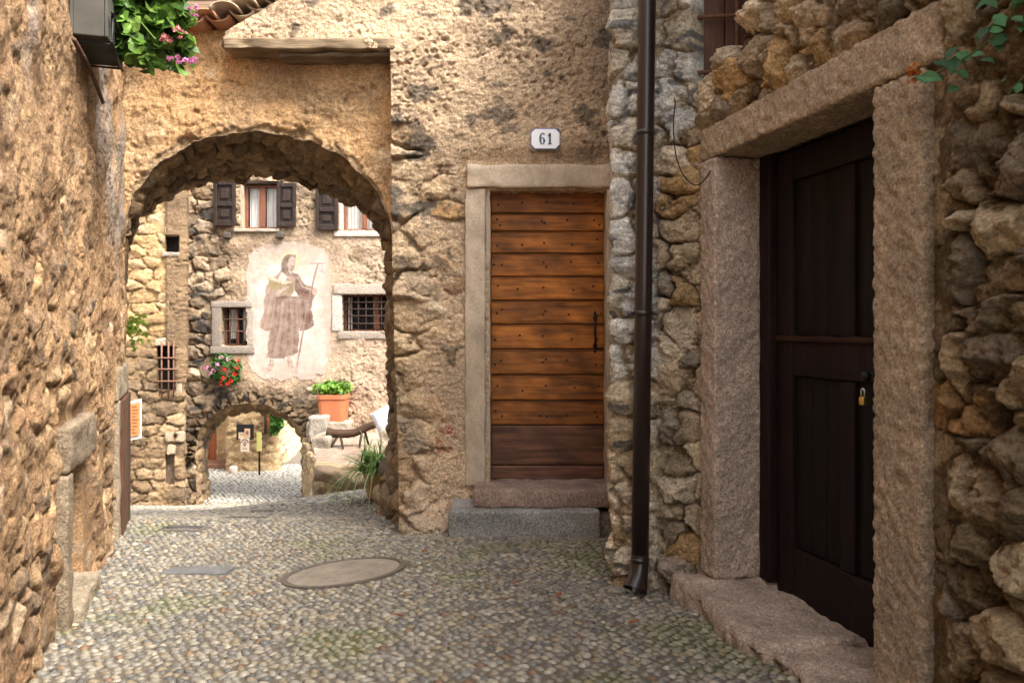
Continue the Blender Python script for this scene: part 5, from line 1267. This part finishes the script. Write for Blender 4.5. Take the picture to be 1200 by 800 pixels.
bn = thing('log_bench', 'rustic bench of one curved log on splayed legs on the raised terrace', 'bench', tuple(P(412, 523, 12.6)))
Yb_ = 12.55; sp = spline([P(383, 506, Yb_), P(398, 508, Yb_), P(415, 507, Yb_), P(428, 501, Yb_), P(439, 497, Yb_)], 24)
mb = MB(); mb.tube(sp, np.linspace(.066, .056, 24), 14, (.055, .033, .022), wob=.12, seed=3); mb.build('seat', M_OLDWOOD, bn, True)
for (u0, v0, u1, v1, dy) in ((396, 510, 388, 525, -.1), (399, 510, 402, 529, -.2), (424, 506, 421, 525, -.15), (427, 503, 432, 521, .12)):
    mb = MB(); p0 = P(u0, v0, Yb_); p1 = P(u1, v1, Yb_ + dy); p1[2] = ztop(p1[1]) + .005; mb.tube([p0, (p0 + p1) / 2, p1], [.02, .019, .015], 8, (.045, .027, .018)); mb.build('leg', M_OLDWOOD, bn, True)

cu = thing('white_cushion', 'plump white cushion half hidden behind the passage pier above the grassy plant', 'cushion', tuple(P(450, 492, 11.5)))
mb = MB(); gp_ = np.linspace(-1, 1, 17); CA, CB = np.meshgrid(gp_, gp_, indexing='ij'); pin = 1 - .10 * (1 - CA ** 2) * (CB ** 2) - .10 * (1 - CB ** 2) * (CA ** 2)
for sd_ in (-1, 1):
    th_ = sd_ * .10 * ((1 - CA ** 4) * (1 - CB ** 4)) ** .6
    L3 = np.stack([CA * .23 * pin, th_, CB * .19 * pin], -1).reshape(-1, 3); ct, st_ = math.cos(.5), math.sin(.5)
    Rm = np.array([[ct, 0, -st_], [0, 1, 0], [st_, 0, ct]]) @ np.array([[1, 0, 0], [0, math.cos(.5), math.sin(.5)], [0, -math.sin(.5), math.cos(.5)]])
    V = L3 @ Rm.T + P(456, 489, 11.6); ix = np.arange(289).reshape(17, 17); qd = np.stack([ix[:-1, :-1], ix[1:, :-1], ix[1:, 1:], ix[:-1, 1:]], -1).reshape(-1, 4); mb.add(V, qd if sd_ < 0 else qd[:, ::-1], (.52, .52, .54))
mb.build('cover', M_CLOTH, cu, True)
cs = thing('stone_plinth', 'low rough stone plinth under the white cushion on the raised terrace', 'stone seat', tuple(P(462, 515, 11.6)))
a_ = P(450, 499, 11.6); mb = MB(); mb.rbox((a_[0] - .02, 11.35, ztop(11.6) - .01), (a_[0] + .6, 11.85, a_[2]), r=.04, amp=.02, seed=3, res=.04, c=(.45, .37, .28), cvar=.25); mb.build('block', M_CUT, cs, True)

sp_ = thing('spider_plant', 'arching clump of long green grassy leaves behind the passage pier', 'plant', tuple(P(445, 580, 8.25)))
YS = 8.25; root = P(439, 556, YS)
mb = MB(); mb.lathe([(.01, 0), (.11, 0), (.15, .25), (.16, .26), (.13, .26), (.01, .22)], np.array([root[0] + .03, YS + .05, root[2] - .22]), 20, (.4, .2, .12)); mb.build('pot', M_TERRA, sp_)
mb = MB()
for k in range(300):
    L_ = rng.uniform(.30, .70); az = rng.uniform(0, 6.28); el = rng.uniform(.25, 1.45); d = np.array([math.cos(az) * math.cos(el), math.sin(az) * math.cos(el) * .7, math.sin(el)])
    p0 = root + np.array([rng.normal() * .05 + .02, rng.normal() * .04, .03]); t = np.linspace(0, 1, 7)[:, None]
    pts = p0 + d * L_ * t + np.array([0, 0, -1]) * (t ** 2.2) * L_ * rng.uniform(.35, 1.1)
    side = np.cross(d, [0, 0, 1.0]); side /= np.linalg.norm(side) + 1e-9; wv = .011 * (1 - t ** 2 * .95)
    V = np.concatenate([pts + side * wv, pts - side * wv]); c = 1.35 * np.array([[.16, .28, .06], [.26, .38, .12], [.40, .48, .24], [.10, .2, .04]][rng.integers(4)]) * (.8 + .4 * rng.random())
    mb.add(V, [(i, i + 1, 8 + i, 7 + i) for i in range(6)], c)
mb.build('leaves', M_LEAF, sp_)

# ================================================================== BEYOND THE SECOND ARCH
bh = thing('lane_house', 'ochre stone house seen through the far archway with a red plank door', 'house', (-6.5, 18, -1.7))
YG = 18.2
def field_bey(s, z):
    r1 = rubble(s, z, .34, .2, 121, ew=0.174); ml = .5 + .25 * fbm(s, z, 122, 3)
    h, c, m = masonry(s, z, r1, .1, ml, np.array([.44, .34, .22]), [[.44, .34, .22], [.52, .42, .29], [.36, .27, .18], [.3, .24, .17]], mfine=8, seed=123); lt = sstep(_b[2] - .2, _b[2] + .8, s); return h, mixc(c, c * .45 + np.array([.40, .33, .2]), lt)  # lane side lightened: the brightness of the lane is put into the wall colour
xa, xb_ = (268 - 600) / F * YG, (322 - 600) / F * YG
BP = [(xa - .05, 22.), (xa, YG), (xb_, YG + .15), ((357 - 600) / F * 24.5, 24.5), ((364 - 600) / F * 34, 34)]
_b = [0]
for i in range(4): _b.append(_b[-1] + math.hypot(BP[i + 1][0] - BP[i][0], BP[i + 1][1] - BP[i][1]))
def rectB(leg, f0, f1, z0, z1): a_ = _b[leg] + (_b[leg + 1] - _b[leg]) * f0; b_ = _b[leg] + (_b[leg + 1] - _b[leg]) * f1; return [(a_, z0), (b_, z0), (b_, z1), (a_, z1)]
zV = lambda v, Y: EYE - (v - 385) / F * Y
wall('wall', BP, np.arange(0, _b[-1], .035), np.arange(-2.4, 3.2, .035), field_bey, M_FARST, bh, [rectB(2, .42, .56, zV(520, 20.7), zV(507, 20.7)), rectB(2, .03, .22, zV(556, 18.6), zV(533, 18.6))], skirt=.25)
# left recess with red door
def field_by2(s, z):
    r1 = rubble(s, z, .34, .2, 131, ew=0.174); h, c, m = masonry(s, z, r1, .06, .9, np.array([.42, .30, .18]), [[.44, .34, .22], [.5, .4, .27]], mfine=8, seed=132); return h, c
dpx0, dpx1 = (238 - 600) / F * 19.2, (254 - 600) / F * 19.2
wall('porch_wall', [(-9.5, 19.2), (xa + .02, 19.2 + .05), (xa + .02, YG)], np.arange(0, 9.5 + xa + .9, .05), np.arange(-2.4, 3.2, .05), field_by2, M_FARST, bh, [[(9.5 + dpx0, -2.6), (9.5 + dpx1, -2.6), (9.5 + dpx1, .1), (9.5 + dpx0, .1)]], skirt=.25)
mb = MB()
for k in range(6): 
    x0_ = dpx0 + (dpx1 - dpx0) * k / 6; mb.rbox((x0_, 19.32, -2.3), (x0_ + (dpx1 - dpx0) / 6 - .004, 19.37, .1), r=.006, res=.2, c=np.array([.34, .10, .04]) * (.8 + .4 * rng.random()), cvar=.2)
mb.build('red_door', M_WOODV, bh)
mb = MB(); gz = float(ground(-6.5, 18.8)); mb.rbox((-7.4, 18.55, gz - .1), (-6.15, 19.25, gz + .12), r=.02, amp=.01, res=.08, c=(.26, .13, .08), cvar=.2); mb.build('door_step', M_CUT, bh)
mb = MB(); mb.box((xb_ - .16, YG - .02, zV(508, YG)), (xb_ - .05, YG + .08, zV(474, YG)), (.36, .13, .05)); mb.box((xb_ - .22, YG - .03, zV(508, YG)), (xb_ - .165, YG + .08, zV(474, YG)), (.06, .03, .02)); mb.build('shutter', M_WOODV, bh)
mb = MB(); mb.add([(xa - .3, 17.9, 3.15), (xb_ + .2, 17.9, 3.15), ((357 - 600) / F * 24.5 + .3, 24.5, 3.15), (-9.5, 26, 4.5), (-9.5, 18.9, 3.15)], [(0, 1, 2, 3, 4)], (.34, .17, .1)); mb.build('roof', M_TERRA, bh)

cp = thing('climbing_plant', 'leafy green plant hanging from the window at the lane house corner', 'plant', tuple(P(323, 495, YG - .1)))
mb = MB()
for u, v, r_ in ((322, 487, .12), (325, 495, .13), (322, 502, .11), (327, 489, .1)): blob_leaves(mb, P(u, v, YG - .18), (r_, r_, r_ * 1.2), 60, .11, [[.08, .2, .03], [.14, .3, .05], [.05, .12, .02]])
mb.build('foliage', M_LEAF, cp)

def PG(u, v, d): return P(u, v, YG - d)
def flat(mb, u0, v0, u1, v1, d, th, c):
    a_ = PG(u0, v0, d); b_ = PG(u1, v1, d); mb.box((a_[0], a_[1], b_[2]), (b_[0], a_[1] + th, a_[2]), c)
pb2 = thing('display_board', 'black wall board with pinned papers on the lane house beyond the far archway', 'display board', tuple(PG(288, 506, .14)))
mb = MB(); flat(mb, 277, 497, 297, 515, .17, .03, (.02, .02, .022)); mb.build('panel', M_PAINT, pb2)
for u in (279, 295): MB().tube([PG(u, 497, .155), PG(u, 494, .12)], .012, 6, (.02, .02, .02)).build('hook', M_IRON, pb2)
mb = MB(); flat(mb, 279.5, 506.5, 288, 514, .178, .006, (.66, .50, .34)); flat(mb, 286.5, 502, 293, 512.5, .187, .006, (.62, .42, .26)); mb.build('papers', M_PAPER, pb2)
mb = MB(); cq_ = PG(289.7, 506.5, .192); mb.ell(cq_, (.03, .004, .045), (.25, .12, .08), 12, 6); flat(mb, 281, 508, 286, 509, .182, .003, (.3, .2, .14)); mb.build('print_marks', M_PAPER, pb2)
ps = thing('poster', 'cream paper poster with a dark oval print hanging under the black wall board', 'poster', tuple(PG(287, 521, .14)))
mb = MB(); flat(mb, 282, 513, 292, 529, .195, .006, (.74, .60, .46)); mb.build('sheet', M_PAPER, ps)
mb = MB(); a_ = PG(287, 518.5, .2)
for k in range(14):
    t0, t1 = math.pi * k / 14, math.pi * (k + 1) / 14; r0, r1_ = .06, .08
    mb.add([(a_[0] + r0 * math.cos(t0), a_[1] - .003, a_[2] + r0 * math.sin(t0)), (a_[0] + r1_ * math.cos(t0), a_[1] - .003, a_[2] + r1_ * math.sin(t0)), (a_[0] + r1_ * math.cos(t1), a_[1] - .003, a_[2] + r1_ * math.sin(t1)), (a_[0] + r0 * math.cos(t1), a_[1] - .003, a_[2] + r0 * math.sin(t1))], [(0, 1, 2, 3)], (.12, .07, .05))
mb.ell(a_ + np.array([0, -.002, -.02]), (.035, .003, .05), (.35, .24, .18), 10, 6); flat(mb, 284, 525, 290, 525.8, .199, .002, (.3, .2, .15)); mb.build('print', M_PAPER, ps)
sn = thing('signpost', 'yellow rectangular sign on a thin black post beyond the far archway', 'sign', tuple(P(304, 560, 17.6)))
ys_ = 17.6; q0 = P(304, 561, ys_); q0[2] = float(ground(q0[0], ys_)); q1 = P(304, 528, ys_)
mb = MB(); mb.tube([q0, q1, P(304, 508, ys_)], .022, 8, (.015, .015, .016)); mb.build('post', M_IRON, sn)
a_ = P(301.5, 506, ys_); b_ = P(307, 528, ys_); mb = MB(); mb.box((a_[0], ys_ - .05, b_[2]), (b_[0], ys_ - .026, a_[2]), (.72, .66, .22)); mb.build('plate', M_PAINT, sn)
pst = thing('stone_post', 'short pale stone post at the corner of the lane house', 'bollard', tuple(P(273, 562, 17.9)))
a_ = P(270, 546, 17.9); b_ = P(277, 563, 17.9); mb = MB(); mb.rbox((a_[0], 17.8, b_[2] - .1), (b_[0], 18.0, a_[2]), r=.03, amp=.01, res=.04, c=(.62, .5, .42), cvar=.15); mb.build('shaft', M_CUT, pst, True)

# a few dry leaves blown onto the cobbles
LEAFPOS = [(607, 687), (500, 650), (468, 727), (655, 702), (742, 735), (868, 700), (905, 765)]
for u, v in LEAFPOS:
    Yq = 4.0
    for _ in range(20): Yq = (EYE - float(ground((u - 600) / F * Yq, Yq))) / ((v - 385) / F)
    X_ = (u - 600) / F * Yq; mb = MB(); c = np.array([[.26, .09, .035], [.22, .12, .05], [.30, .14, .05]][rng.integers(3)])
    leaves(mb, [np.array([X_, Yq, float(ground(X_, Yq)) + .024])], [np.array([.25 * rng.normal(), .25 * rng.normal(), 1])], [.05 + .02 * rng.random()], [c], rng, 'leaf')
    o = mb.build('dry_leaf', M_LEAF, None); tag(o, 'small curled reddish-brown dry leaf lying on the cobbles', 'leaf', 'dry leaves scattered on the cobbles')
